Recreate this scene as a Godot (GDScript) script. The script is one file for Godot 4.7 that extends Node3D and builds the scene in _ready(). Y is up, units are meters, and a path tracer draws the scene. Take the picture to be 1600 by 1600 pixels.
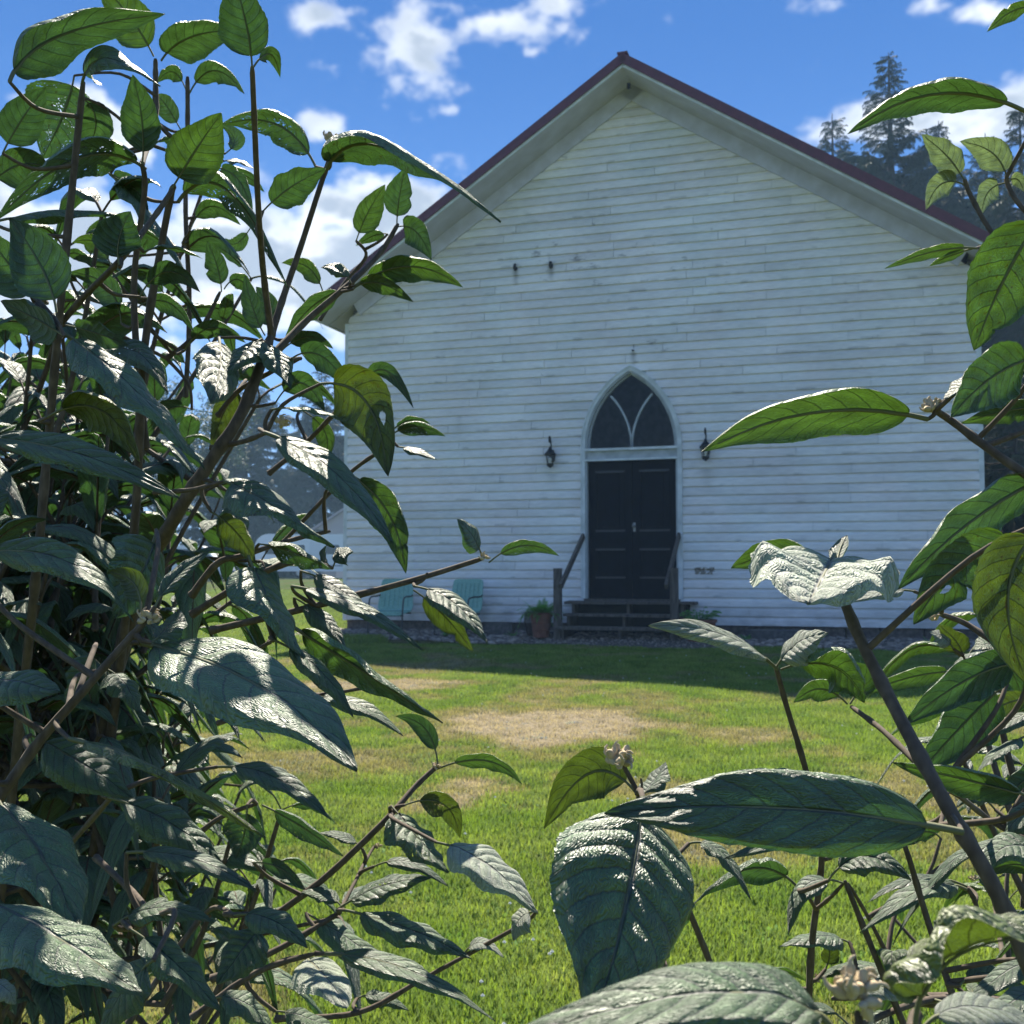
extends Node3D

const EYE := 1.05
const FOCAL := 1677.0
const YAW := -18.2
var pitch := atan(92.0 / 1677.0)
var front: Transform3D          # the church's own axes: x along the front wall, y up, z outwards
var rng := RandomNumberGenerator.new()
var noise_a := FastNoiseLite.new()
var noise_b := FastNoiseLite.new()
var noise_c := FastNoiseLite.new()
var M := {}


func _ready() -> void:
	rng.seed = 71
	for n in [noise_a, noise_b, noise_c]:
		n.noise_type = FastNoiseLite.TYPE_SIMPLEX_SMOOTH
		n.fractal_type = FastNoiseLite.FRACTAL_FBM
		n.frequency = 1.0
	noise_a.seed = 3
	noise_a.fractal_octaves = 4
	noise_b.seed = 11
	noise_b.fractal_octaves = 2
	noise_c.seed = 29
	noise_c.fractal_octaves = 5
	noise_c.fractal_gain = 0.55

	var cam := Camera3D.new()
	cam.name = "camera"
	cam.fov = 2.0 * rad_to_deg(atan(800.0 / FOCAL))
	cam.near = 0.02
	cam.far = 2000.0
	cam.position = Vector3(0, EYE, 0)
	cam.rotation.x = pitch
	var attributes := CameraAttributesPhysical.new()
	attributes.frustum_focal_length = 12.0 / (800.0 / FOCAL)
	attributes.frustum_focus_distance = 0.62
	attributes.frustum_near = 0.02
	attributes.frustum_far = 2000.0
	attributes.exposure_aperture = 24.0
	cam.attributes = attributes
	add_child(cam)
	cam.current = true

	var we := WorldEnvironment.new()
	we.name = "world_environment"
	var env := Environment.new()
	env.background_mode = Environment.BG_SKY
	env.tonemap_mode = Environment.TONE_MAPPER_LINEAR
	env.tonemap_exposure = 3.0
	env.sdfgi_enabled = true
	env.ssao_enabled = true
	env.ssil_enabled = true
	env.fog_enabled = true
	env.fog_density = 0.0013
	env.fog_light_color = Color(0.70, 0.87, 1.0)
	var sky := Sky.new()
	sky.sky_material = make_sky()
	env.sky = sky
	env.background_energy_multiplier = 1.0
	we.environment = env
	add_child(we)

	var sun := DirectionalLight3D.new()
	sun.name = "sun"
	sun.light_energy = 1.6
	sun.light_color = Color(1.0, 0.965, 0.9)
	sun.light_angular_distance = 0.5
	sun.shadow_enabled = true
	add_child(sun)
	sun.look_at_from_position(Vector3.ZERO, Vector3(0.08, -1.0, 0.80), Vector3.UP)

	front = Transform3D(Basis(Vector3.UP, deg_to_rad(YAW)), Vector3(1.9, 0, -16.6))
	make_materials()
	make_lawn()
	make_gravel()
	make_church()
	make_porch()
	make_small_things()
	make_background()
	make_shrubs()


# ---------------------------------------------------------------- helpers

func numbered(parent: Node, called: String) -> String:
	if not parent.has_node(NodePath(called)):
		return called
	var n: int = parent.get_meta("count_" + called, 0) + 1
	parent.set_meta("count_" + called, n)
	return "%s_%03d" % [called, n]


func tag(o: Node, label: String, category: String, group := "", kind := "") -> Node:
	if label:
		o.set_meta("label", label)
	if category:
		o.set_meta("category", category)
	if group:
		o.set_meta("group", group)
	if kind:
		o.set_meta("kind", kind)
	return o


func thing(called: String, label: String, category: String, at_ := Transform3D(), group := "") -> Node3D:
	var o := Node3D.new()
	o.name = numbered(self, called)
	o.transform = at_
	add_child(o)
	tag(o, label, category, group)
	return o


func put(called: String, mesh: Mesh, parent: Node, at_ := Transform3D()) -> MeshInstance3D:
	var o := MeshInstance3D.new()
	o.name = numbered(parent, called)
	o.mesh = mesh
	o.transform = at_
	parent.add_child(o, true)
	return o


func structure(called: String, mesh: Mesh, label := "") -> MeshInstance3D:
	var o := put(called, mesh, self)
	tag(o, label, "", "", "structure")
	return o


# where the ray through a point of the photograph is after so many metres along the optical axis
func at(px: float, py: float, depth: float) -> Vector3:
	var x := (px - 800.0) / FOCAL
	var y := (800.0 - py) / FOCAL
	return Vector3(x, y * cos(pitch) + sin(pitch), y * sin(pitch) - cos(pitch)) * depth + Vector3(0, EYE, 0)


func mat(color: Color, rough := 0.8, metal := 0.0) -> StandardMaterial3D:   # the colour is the linear, real one
	var m := StandardMaterial3D.new()
	m.albedo_color = color.linear_to_srgb()
	m.roughness = rough
	m.metallic = metal
	return m


func noise_texture(size: int, freq: float, seed_: int, low: Color, high: Color, octaves := 4, kind := FastNoiseLite.TYPE_SIMPLEX_SMOOTH) -> NoiseTexture2D:
	var t := NoiseTexture2D.new()
	var n := FastNoiseLite.new()
	n.noise_type = kind
	n.seed = seed_
	n.frequency = freq
	n.fractal_octaves = octaves
	t.noise = n
	t.width = size
	t.height = size
	t.seamless = true
	var g := Gradient.new()
	g.set_color(0, low)
	g.set_color(1, high)
	t.color_ramp = g
	return t


class Shape:
	var v := PackedVector3Array()
	var n := PackedVector3Array()
	var uv := PackedVector2Array()
	var c := PackedColorArray()
	var color := Color.WHITE

	func tri(a: Vector3, b: Vector3, d: Vector3, ua := Vector2.ZERO, ub := Vector2.ZERO, ud := Vector2.ZERO) -> void:
		var normal := (d - a).cross(b - a).normalized()
		v.append(a); v.append(b); v.append(d)
		n.append(normal); n.append(normal); n.append(normal)
		uv.append(ua); uv.append(ub); uv.append(ud)
		c.append(color); c.append(color); c.append(color)

	func quad(a: Vector3, b: Vector3, d: Vector3, e: Vector3) -> void:
		tri(a, b, d)
		tri(a, d, e)

	func smooth_tri(p: Array, q: Array) -> void:
		var away: Vector3 = (p[2] - p[0]).cross(p[1] - p[0])
		for i in ([0, 1, 2] if away.dot(q[0] + q[1] + q[2]) >= 0.0 else [0, 2, 1]):
			v.append(p[i]); n.append(q[i]); uv.append(Vector2.ZERO); c.append(color)

	# a box between two corners, in the axes of t
	func box(lo: Vector3, hi: Vector3, t := Transform3D()) -> void:
		var p := []
		for i in 8:
			p.append(t * Vector3(hi.x if i & 1 else lo.x, hi.y if i & 2 else lo.y, hi.z if i & 4 else lo.z))
		quad(p[4], p[6], p[7], p[5])
		quad(p[1], p[3], p[2], p[0])
		quad(p[5], p[7], p[3], p[1])
		quad(p[0], p[2], p[6], p[4])
		quad(p[6], p[2], p[3], p[7])
		quad(p[0], p[4], p[5], p[1])

	# a box that runs from a to b with a cross-section of w by h
	func bar(a: Vector3, b: Vector3, w: float, h: float, up := Vector3.UP) -> void:
		var d := (b - a)
		var x := d.normalized()
		var z := x.cross(up).normalized()
		var y := z.cross(x)
		box(Vector3(0, -h / 2, -w / 2), Vector3(d.length(), h / 2, w / 2), Transform3D(Basis(x, y, z), a))

	# a tube through points with a radius at each
	func tube(p: PackedVector3Array, r: PackedFloat32Array, sides := 6, lumps := 0.0) -> void:
		var rings := []
		var outs := []
		var side := Vector3.ZERO
		for i in p.size():
			var t := (p[mini(i + 1, p.size() - 1)] - p[maxi(i - 1, 0)]).normalized()
			if i == 0:
				side = t.cross(Vector3(0.31, 0.2, 0.93)).normalized()
			side = (side - t * side.dot(t)).normalized()
			var other := t.cross(side)
			var ring := []
			var out := []
			for k in sides:
				var a := TAU * k / sides
				var d := side * cos(a) + other * sin(a)
				ring.append(p[i] + d * r[i] * (1.0 + lumps * sin(i * 2.7 + k * 1.9)))
				out.append(d)
			rings.append(ring)
			outs.append(out)
		for i in p.size() - 1:
			for k in sides:
				var l := (k + 1) % sides
				smooth_tri([rings[i][k], rings[i + 1][k], rings[i + 1][l]], [outs[i][k], outs[i + 1][k], outs[i + 1][l]])
				smooth_tri([rings[i][k], rings[i + 1][l], rings[i][l]], [outs[i][k], outs[i + 1][l], outs[i][l]])
		for e in [0, p.size() - 1]:
			var d: Vector3 = (p[e] - p[1 if e == 0 else e - 1]).normalized()
			for k in sides:
				smooth_tri([p[e] + d * r[e] * 0.5, rings[e][k], rings[e][(k + 1) % sides]], [d, outs[e][k], outs[e][(k + 1) % sides]])

	# a turned shape: (radius, height) pairs
	func lathe(profile: PackedVector2Array, at_: Vector3, sides := 16) -> void:
		for i in profile.size() - 1:
			var a := profile[i]
			var b := profile[i + 1]
			var slope := Vector2(b.y - a.y, a.x - b.x).normalized()
			for k in sides:
				var f := TAU * k / sides
				var g := TAU * (k + 1) / sides
				var df := Vector3(cos(f), 0, sin(f))
				var dg := Vector3(cos(g), 0, sin(g))
				var nf := df * slope.x + Vector3.UP * slope.y
				var ng := dg * slope.x + Vector3.UP * slope.y
				var p := [at_ + df * a.x + Vector3.UP * a.y, at_ + df * b.x + Vector3.UP * b.y, at_ + dg * b.x + Vector3.UP * b.y, at_ + dg * a.x + Vector3.UP * a.y]
				smooth_tri([p[0], p[1], p[2]], [nf, nf, ng])
				smooth_tri([p[0], p[2], p[3]], [nf, ng, ng])

	# a flat outline (x, y) with thickness from z0 to z1
	func slab(outline: PackedVector2Array, z0: float, z1: float, t := Transform3D()) -> void:
		var index := Geometry2D.triangulate_polygon(outline)
		for i in range(0, index.size(), 3):
			var a := outline[index[i]]
			var b := outline[index[i + 1]]
			var d := outline[index[i + 2]]
			var ahead := (b - a).cross(d - a) > 0.0
			for z in [z0, z1]:
				if ahead == (z == z1):
					tri(t * Vector3(a.x, a.y, z), t * Vector3(d.x, d.y, z), t * Vector3(b.x, b.y, z))
				else:
					tri(t * Vector3(a.x, a.y, z), t * Vector3(b.x, b.y, z), t * Vector3(d.x, d.y, z))
		for i in outline.size():
			var a := outline[i]
			var b := outline[(i + 1) % outline.size()]
			quad(t * Vector3(a.x, a.y, z0), t * Vector3(b.x, b.y, z0), t * Vector3(b.x, b.y, z1), t * Vector3(a.x, a.y, z1))

	func mesh(material: Material, into: ArrayMesh = null) -> ArrayMesh:
		var m := into if into else ArrayMesh.new()
		var arrays := []
		arrays.resize(Mesh.ARRAY_MAX)
		arrays[Mesh.ARRAY_VERTEX] = v
		arrays[Mesh.ARRAY_NORMAL] = n
		arrays[Mesh.ARRAY_TEX_UV] = uv
		arrays[Mesh.ARRAY_COLOR] = c
		m.add_surface_from_arrays(Mesh.PRIMITIVE_TRIANGLES, arrays)
		m.surface_set_material(m.get_surface_count() - 1, material)
		return m


func box_mesh(lo: Vector3, hi: Vector3, material: Material) -> ArrayMesh:
	var s := Shape.new()
	s.box(lo, hi)
	return s.mesh(material)


# ---------------------------------------------------------------- sky

func direction(px: float, py: float) -> Vector3:
	return (at(px, py, 1.0) - Vector3(0, EYE, 0)).normalized()


var banks := []     # where the clouds stand: direction, half-width and half-height in radians, strength

func bank(px: float, py: float, w: float, h: float, k: float) -> void:
	var d := direction(px, py)
	banks.append([atan2(d.x, -d.z), asin(d.y), w / FOCAL, h / FOCAL, k])


func make_sky() -> PanoramaSkyMaterial:
	bank(90, 400, 330, 130, 1.3)
	bank(690, 310, 80, 55, 0.85)
	bank(250, 350, 170, 80, 0.8)
	bank(420, 420, 300, 110, 1.35)
	bank(600, 330, 190, 60, 1.2)
	bank(330, 300, 160, 60, 0.6)
	bank(180, 210, 90, 40, 0.55)
	bank(520, 540, 90, 45, 0.6)
	bank(550, 28, 110, 28, 0.82)
	bank(650, 42, 80, 84, 0.95)
	bank(690, 10, 70, 26, 0.7)
	bank(770, 52, 120, 34, 0.85)
	bank(830, 76, 40, 18, 0.6)
	bank(505, 190, 42, 26, 0.6)
	bank(160, 200, 110, 60, 0.8)
	bank(880, 8, 50, 24, 0.6)
	bank(1280, 5, 70, 26, 0.62)
	bank(1420, 12, 60, 18, 0.5)
	bank(1540, 25, 60, 20, 0.55)
	bank(1400, 190, 190, 42, 0.85)
	bank(1560, 185, 150, 55, 0.95)
	bank(1290, 205, 60, 38, 0.6)
	bank(1240, 190, 60, 16, 0.35)
	bank(1010, 30, 50, 14, 0.35)
	bank(700, 170, 20, 12, 0.3)
	bank(750, 145, 16, 9, 0.3)
	var w := 4096
	var h := 2048
	var rows := 1030
	var lines := []
	for r in rows:
		if r % 2 == 1 and r < 690:      # far above the view, every second row is enough
			lines.append(lines[-1])
		else:
			lines.append(sky_row_values(r, w, h))
	var bytes := PackedByteArray()
	for r in rows:
		bytes.append_array((lines[r] as PackedFloat32Array).to_byte_array())
	var below := PackedFloat32Array()
	below.resize(w * 3)
	for x in w:
		below[x * 3] = 0.10
		below[x * 3 + 1] = 0.12
		below[x * 3 + 2] = 0.08
	var under := below.to_byte_array()
	for r in h - rows:
		bytes.append_array(under)
	var im := Image.create_from_data(w, h, false, Image.FORMAT_RGBF, bytes)
	var m := PanoramaSkyMaterial.new()
	m.panorama = ImageTexture.create_from_image(im)
	return m


func sky_row_values(r: int, w: int, h: int) -> PackedFloat32Array:
	var line := PackedFloat32Array()
	line.resize(w * 3)
	var el := PI * (0.5 - (r + 0.5) / h)
	var y := sin(el)
	var k := clampf(y, 0.0, 1.0)
	var blue := Color(0.17, 0.28, 0.45).lerp(Color(0.056, 0.148, 0.36), 1.0 - pow(1.0 - k, 5.0)).lerp(Color(0.0225, 0.076, 0.222), smoothstep(0.1, 0.52, k))
	var near := []
	for b in banks:
		if absf(el - b[1]) < b[3] * 3.2:
			near.append(b)
	var step := 1
	var x := 0
	while x < w:
		var az := wrapf(TAU * (x + 0.5) / w, -PI, PI)
		step = (1 if absf(az) < 0.6 else 6) if el < 0.56 else 6
		var d := Vector3(sin(az) * cos(el), y, -cos(az) * cos(el))
		var inside := 0.0
		for b in near:
			var u: float = (az - b[0]) * cos(el) / b[2]
			var q: float = (el - b[1]) / b[3]
			inside = maxf(inside, b[4] * exp(-(u * u + q * q)))
		var share := 0.0
		if inside < 0.004 and absf(az) < 0.45 and el < 0.5:
			line[x * 3] = blue.r
			line[x * 3 + 1] = blue.g
			line[x * 3 + 2] = blue.b
			x += 1
			continue
		var fluff := noise_c.get_noise_3d(d.x * 9.0, d.y * 14.0, d.z * 9.0)
		var streak := fluff * 0.75 + 0.45 * noise_a.get_noise_3d(d.x * 16.0 + d.y * 22.0, d.y * 26.0 - d.x * 16.0, d.z * 8.0)
		if absf(az) >= 0.5 or el > 0.52:
			var free := noise_a.get_noise_3d(d.x * 2.2 + 5.0, d.y * 3.4, d.z * 2.2)
			inside = maxf(inside, smoothstep(-0.1, 0.55, free) * 0.9 * smoothstep(0.45, 0.6, maxf(absf(az), el)))
		var density := inside + streak * 0.9 - 0.38
		share = smoothstep(0.0, 0.55, density)
		var c := blue
		if share > 0.0:
			var thick := smoothstep(0.25, 0.85, density + 0.35 * noise_b.get_noise_3d(d.x * 14.0, d.y * 20.0 + 3.0, d.z * 14.0))
			var white := Color(0.40, 0.42, 0.44).lerp(Color(0.145, 0.18, 0.23), thick * 0.85)
			c = blue.lerp(white, share * 0.96)
		for s in mini(step, w - x):
			line[(x + s) * 3] = c.r
			line[(x + s) * 3 + 1] = c.g
			line[(x + s) * 3 + 2] = c.b
		x += step
	return line


# ---------------------------------------------------------------- materials

func make_materials() -> void:
	M.paint = []
	for k in 4:
		var m := mat(Color(0.80, 0.768, 0.742) * [1.0, 0.94, 0.98, 0.9][k], 0.62)
		m.albedo_texture = siding_picture() if k == 0 else (M.paint[0] as StandardMaterial3D).albedo_texture
		M.paint.append(m)
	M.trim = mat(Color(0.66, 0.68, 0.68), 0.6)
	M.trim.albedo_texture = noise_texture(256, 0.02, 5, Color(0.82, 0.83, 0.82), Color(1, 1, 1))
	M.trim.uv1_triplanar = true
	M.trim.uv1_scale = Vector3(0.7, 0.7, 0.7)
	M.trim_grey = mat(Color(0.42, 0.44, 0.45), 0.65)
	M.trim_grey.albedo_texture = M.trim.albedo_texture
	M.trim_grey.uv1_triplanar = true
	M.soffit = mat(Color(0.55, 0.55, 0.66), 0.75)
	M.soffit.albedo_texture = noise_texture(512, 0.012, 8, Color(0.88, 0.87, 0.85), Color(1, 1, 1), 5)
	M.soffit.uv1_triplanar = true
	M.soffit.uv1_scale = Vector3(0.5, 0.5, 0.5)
	M.red_roof = mat(Color(0.11, 0.017, 0.028), 0.5)
	M.red_roof.albedo_texture = noise_texture(256, 0.03, 9, Color(0.8, 0.8, 0.8), Color(1, 1, 1))
	M.red_roof.uv1_triplanar = true
	M.door = mat(Color(0.006, 0.0075, 0.015), 0.45)
	M.door.metallic_specular = 0.18
	M.door.albedo_texture = noise_texture(256, 0.02, 15, Color(0.7, 0.7, 0.7), Color(1, 1, 1))
	M.door.uv1_triplanar = true
	M.door_edge = mat(Color(0.017, 0.02, 0.028), 0.4)
	M.iron = mat(Color(0.012, 0.013, 0.015), 0.45, 0.3)
	M.brass = mat(Color(0.3, 0.3, 0.29), 0.45, 0.3)
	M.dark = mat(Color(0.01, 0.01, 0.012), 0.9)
	M.stone = []
	for k in 4:
		var m := mat([Color(0.15, 0.125, 0.11), Color(0.12, 0.11, 0.105), Color(0.17, 0.14, 0.12), Color(0.13, 0.105, 0.09)][k], 0.9)
		m.albedo_texture = noise_texture(256, 0.03, 20 + k, Color(0.6, 0.6, 0.6), Color(1, 1, 1), 5)
		m.uv1_triplanar = true
		m.uv1_scale = Vector3(1.5, 1.5, 1.5)
		M.stone.append(m)
	M.old_wood = mat(Color(0.15, 0.125, 0.105), 0.85)
	M.old_wood.albedo_texture = noise_texture(256, 0.02, 33, Color(0.55, 0.53, 0.5), Color(1, 1, 1), 5)
	M.old_wood.uv1_triplanar = true
	M.old_wood.uv1_scale = Vector3(3, 0.6, 3)
	M.glass = mat(Color(0.03, 0.035, 0.04), 0.03)
	M.glass.transparency = BaseMaterial3D.TRANSPARENCY_ALPHA
	M.glass.albedo_color.a = 0.12
	M.glass.metallic_specular = 0.3
	M.terracotta = mat(Color(0.24, 0.085, 0.05), 0.8)
	M.terracotta.albedo_texture = noise_texture(256, 0.03, 40, Color(0.65, 0.65, 0.65), Color(1, 1, 1))
	M.terracotta.uv1_triplanar = true
	M.chair_green = mat(Color(0.25, 0.45, 0.38), 0.5)
	M.chair_green.albedo_texture = noise_texture(256, 0.04, 41, Color(0.7, 0.75, 0.72), Color(1, 1, 1))
	M.chair_green.uv1_triplanar = true
	M.chair_green.uv1_scale = Vector3(3, 3, 3)
	M.chair_frame = mat(Color(0.02, 0.024, 0.026), 0.5, 0.2)
	var g := mat(Color.WHITE, 0.8)
	g.metallic_specular = 0.25
	g.vertex_color_use_as_albedo = true
	g.backlight_enabled = true
	g.backlight = Color(0.9, 0.9, 0.75)
	M.grass = g
	var n := mat(Color.WHITE, 0.7)
	n.vertex_color_use_as_albedo = true
	n.backlight_enabled = true
	n.backlight = Color(0.5, 0.5, 0.4)
	M.needles = n
	M.bark = mat(Color(0.055, 0.045, 0.038), 0.95)


# weathered paint over the whole front, a centimetre a pixel
func siding_picture() -> ImageTexture:
	var n := 1024
	var im := Image.create(n, n, true, Image.FORMAT_RGB8)
	var marks := [[-1.93, 5.93, 0.28, 0.04, 0.5], [-1.33, 5.93, 0.26, 0.045, 0.5], [-1.32, 2.6, 0.3, 0.1, 0.16], [0.0, 4.45, 0.25, 0.04, 0.4], [1.12, 2.6, 0.4, 0.1, 0.2], [-2.9, 3.6, 0.5, 0.05, 0.1]]
	var gable_wear := PackedFloat32Array()
	var corner_wear := PackedFloat32Array()
	var door_wear := PackedFloat32Array()
	for i in n:
		var x := 10.0 * (i + 0.5) / n - 5.0
		gable_wear.append(exp(-pow((x + 0.3) / 1.9, 2)))
		corner_wear.append(exp(-pow((x + 1.5) / 0.5, 2)))
		door_wear.append(exp(-pow(x / 1.6, 2)))
	for j in n:
		var y := 10.0 * (1.0 - (j + 0.5) / n)
		if y > 8.7:
			continue
		var course := floorf((y - 0.235) / 0.14)
		var low := fposmod(y - 0.235, 0.14) / 0.14
		var top_wear := exp(-pow((y - 7.3) / 0.6, 2)) * 0.08
		var over_door := exp(-pow((y - 4.4) / 0.5, 2)) * 0.16
		var low_wear := exp(-pow((y - 0.4) / 0.35, 2)) * 0.12
		var dirt := 0.16 * exp(-pow((y - 0.25) / 0.3, 2.0))
		var streaks := []
		for s in marks:
			if y < s[1] and y > s[1] - s[2]:
				streaks.append(s)
		for i in n:
			var x := 10.0 * (i + 0.5) / n - 5.0
			var t := 0.94 + 0.04 * noise_b.get_noise_2d(x * 0.45, y * 0.5)
			t += 0.055 * noise_b.get_noise_3d(x * 0.8, course * 7.3, 2.0)
			t += 0.065 * noise_a.get_noise_3d(x * 5.0, y * 34.0, 4.0)
			if dirt > 0.004:
				t -= dirt * (0.6 + 0.8 * noise_a.get_noise_2d(x * 2.0, y * 3.0))
			t -= 0.15 * smoothstep(0.25, 0.5, noise_a.get_noise_3d(x * 1.7, course * 5.1, 20.0)) * smoothstep(0.3, 0.05, low)
			var c := Color(t, t, t)
			# bare, greyed wood where the paint has gone: thin runs along the lower edges
			var worn := gable_wear[i] * exp(-pow((y - 5.9) / 0.75, 2)) * 0.26 + corner_wear[i] * exp(-pow((y - 6.15) / 0.2, 2)) * 0.25 + top_wear
			worn += door_wear[i] * over_door + low_wear
			var run := noise_a.get_noise_3d(x * 2.2, course * 3.7, 9.0) * 0.55 + noise_a.get_noise_3d(x * 8.0, y * 60.0, 1.0) * 0.34
			var bare := smoothstep(0.0, 0.16, run + worn - 0.42 - 0.3 * absf(low - 0.12))
			c = c.lerp(Color(0.34, 0.33, 0.33), bare * 0.6)
			# streaks under the two hooks and by the lamps
			for s in streaks:
				if absf(x - s[0]) < s[3] * 3.0:
					var f: float = exp(-pow((x - s[0]) / s[3], 2)) * (1.0 - (s[1] - y) / s[2]) * s[4]
					c = c.lerp(Color(0.25, 0.25, 0.24), f)
			if absf(x - 1.07) < 0.15 and absf(y - 1.05) < 0.05 and noise_a.get_noise_2d(x * 14.0, y * 14.0) > -0.18:
				c = c.lerp(Color(0.42, 0.37, 0.29), 0.75)
			c.r *= 1.0 + 0.02 * noise_b.get_noise_2d(x * 0.8 + 9.0, y)
			im.set_pixel(i, j, c)
	return ImageTexture.create_from_image(im)


# ---------------------------------------------------------------- the church

const HALF := 4.95
const SILL := 0.235
const SLOPE := 0.651
const PEAK := 8.45
const ARCH := 0.73       # inner half-width of the doorway
const SPRING := 2.98

func arch_half(y: float, grow: float) -> float:     # half-width of the opening, with a border of grow metres, at a height
	if y < SPRING:
		return ARCH + grow
	var radius := 1.351
	var q := (radius + grow) * (radius + grow) - (y - SPRING) * (y - SPRING)
	return sqrt(q) - (radius - ARCH) if q > 0.0 else -1.0


func make_church() -> void:
	var o := thing("church", "white clapboard country church with a maroon metal roof and pointed-arch doorway", "church", front)
	# boards, course by course: flat below, a cove that catches light at the top of each
	var course := 0.14
	var y := SILL
	var profile := [[0.0, 0.002], [0.0, 0.033], [0.084, 0.030], [0.102, 0.020], [0.116, 0.010], [0.141, 0.003]]
	var count := 0
	while y < PEAK - 0.02:
		var mid := y + 0.07
		var spans := []
		var reach: float = minf(HALF - 0.02, (PEAK + 0.16 - mid) / SLOPE)
		var hole := arch_half(y + 0.02, 0.012)
		if mid < 0.60:
			hole = 0.72
		if hole > 0.05:
			spans = [[-reach, -0.05 - hole], [-0.05 + hole, reach]]
		else:
			spans = [[-reach, reach]]
		for span in spans:
			var x0: float = span[0]
			while x0 < span[1] - 0.02:
				var x1: float = x0 + rng.randf_range(0.9, 3.6)
				if span[1] - x1 < 0.5:
					x1 = span[1]
				put("clapboard", board(x0, x1, y, profile, M.paint[rng.randi() % 4]), o)
				count += 1
				x0 = x1
		y += course
	# behind the boards: sheathing, side and back walls, so that the inside is dark
	var s := Shape.new()
	var ring := PackedVector2Array([Vector2(-HALF, SILL), Vector2(-0.05 - ARCH - 0.02, SILL), Vector2(-0.05 - ARCH - 0.02, SPRING)])
	for k in range(1, 11):
		var yy := SPRING + 1.17 * k / 10.0
		ring.append(Vector2(-0.05 - maxf(arch_half(yy, 0.02), 0.0), yy))
	for k in range(9, -1, -1):
		var yy := SPRING + 1.17 * k / 10.0
		ring.append(Vector2(-0.05 + arch_half(yy, 0.02), yy))
	ring.append_array(PackedVector2Array([Vector2(-0.05 + ARCH + 0.02, SILL), Vector2(HALF, SILL), Vector2(HALF, 5.2), Vector2(0, PEAK + 0.02), Vector2(-HALF, 5.2)]))
	s.slab(ring, -0.15, 0.001)
	put("sheathing", s.mesh(M.trim), o)
	for side in [-1.0, 1.0]:
		var wall := Shape.new()
		var yy := SILL
		while yy < 5.3:
			wall.box(Vector3(HALF if side > 0 else -HALF - 0.02, yy, -14.0), Vector3(HALF + 0.02 if side > 0 else -HALF, yy + 0.136, -0.152))
			yy += 0.14
		wall.box(Vector3(side * (HALF - 0.06) - 0.05, 0.1, -14.0), Vector3(side * (HALF - 0.06) + 0.05, 5.5, -0.16))
		put("side_wall", wall.mesh(M.paint[0]), o)
	var back := Shape.new()
	back.slab(PackedVector2Array([Vector2(-HALF, 0.1), Vector2(HALF, 0.1), Vector2(HALF, 5.6), Vector2(0, PEAK + 0.4), Vector2(-HALF, 5.6)]), -14.15, -14.0)
	put("back_wall", back.mesh(M.trim), o)
	put("inside_floor", box_mesh(Vector3(-HALF + 0.1, 0.5, -13.9), Vector3(HALF - 0.1, 0.6, -0.3), M.old_wood), o)
	# corner boards
	for side in [-1.0, 1.0]:
		put("corner_board", box_mesh(Vector3(side * (HALF + 0.005) - 0.035, SILL - 0.01, -0.06), Vector3(side * (HALF + 0.005) + 0.035, 5.26, 0.03), M.trim), o)
	# roof
	var run := 5.42
	var over := 0.70
	for side in [-1.0, 1.0]:
		var slope := Vector3(side, -SLOPE, 0).normalized()
		var up := Vector3(side * SLOPE, 1, 0).normalized()
		var t := Transform3D(Basis(slope, up, slope.cross(up)), Vector3(0, PEAK + 0.46, 0))
		var long: float = run / absf(slope.x)
		var flip: float = slope.cross(up).z
		var roof := Shape.new()
		roof.box(Vector3(0, -0.02, -14.5 * flip), Vector3(long + 0.03, 0.0, over * flip), t)
		var rib := -over + 0.02
		while rib < 14.4:
			roof.box(Vector3(0, 0.0, -rib * flip - 0.012), Vector3(long + 0.03, 0.022, -rib * flip + 0.012), t)
			rib += 0.3
		var r := put("roof", roof.mesh(M.red_roof), o)
		# metal edge along the rake, the white board behind it, the soffit and the frieze
		var edge := Shape.new()
		edge.box(Vector3(-0.0, -0.125, (over - 0.004) * flip), Vector3(long + 0.035, 0.012, (over + 0.022) * flip), t)
		put("roof_edge", edge.mesh(M.red_roof), r)
		var fascia := Shape.new()
		fascia.box(Vector3(0, -0.165, (over - 0.035) * flip), Vector3(long + 0.01, -0.022, (over - 0.006) * flip), t)
		put("rake_board", fascia.mesh(M.trim), o)
		for k in 2:
			var soffit := Shape.new()
			var z0 := 0.03 + k * 0.325
			soffit.box(Vector3(0.02 * k, -0.158 - 0.004 * k, (z0) * flip), Vector3(long, -0.14, (z0 + 0.318) * flip), t)
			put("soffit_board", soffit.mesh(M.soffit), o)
		var frieze := Shape.new()
		frieze.box(Vector3(0.0, -0.385, 0.0026), Vector3(5.86, -0.16, 0.062), Transform3D(Basis(slope, up, Vector3(0, 0, 1)), Vector3(0, PEAK + 0.46, 0)))
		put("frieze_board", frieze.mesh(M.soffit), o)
		var gutter := Shape.new()
		gutter.box(Vector3(long - 0.03, -0.17, (over - 0.04) * flip), Vector3(long, -0.022, -14.4 * flip), t)
		put("eave_board", gutter.mesh(M.trim), o)
		var under := Shape.new()
		under.box(Vector3(5.9, -0.158, 0.0), Vector3(long - 0.035, -0.14, -14.3 * flip), t)
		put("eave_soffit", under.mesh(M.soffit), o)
	var cap := Shape.new()
	cap.bar(Vector3(0, PEAK + 0.475, -14.5), Vector3(0, PEAK + 0.475, over + 0.02), 0.16, 0.03)
	put("ridge_cap", cap.mesh(M.red_roof), o)
	var knot := Shape.new()
	knot.tube(PackedVector3Array([Vector3(0.02, 8.52, 0.35), Vector3(0.02, 8.60, 0.35)]), PackedFloat32Array([0.03, 0.03]), 8)
	put("soffit_vent", knot.mesh(M.iron), o)
	# foundation of rough blocks
	var x := -HALF
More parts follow.
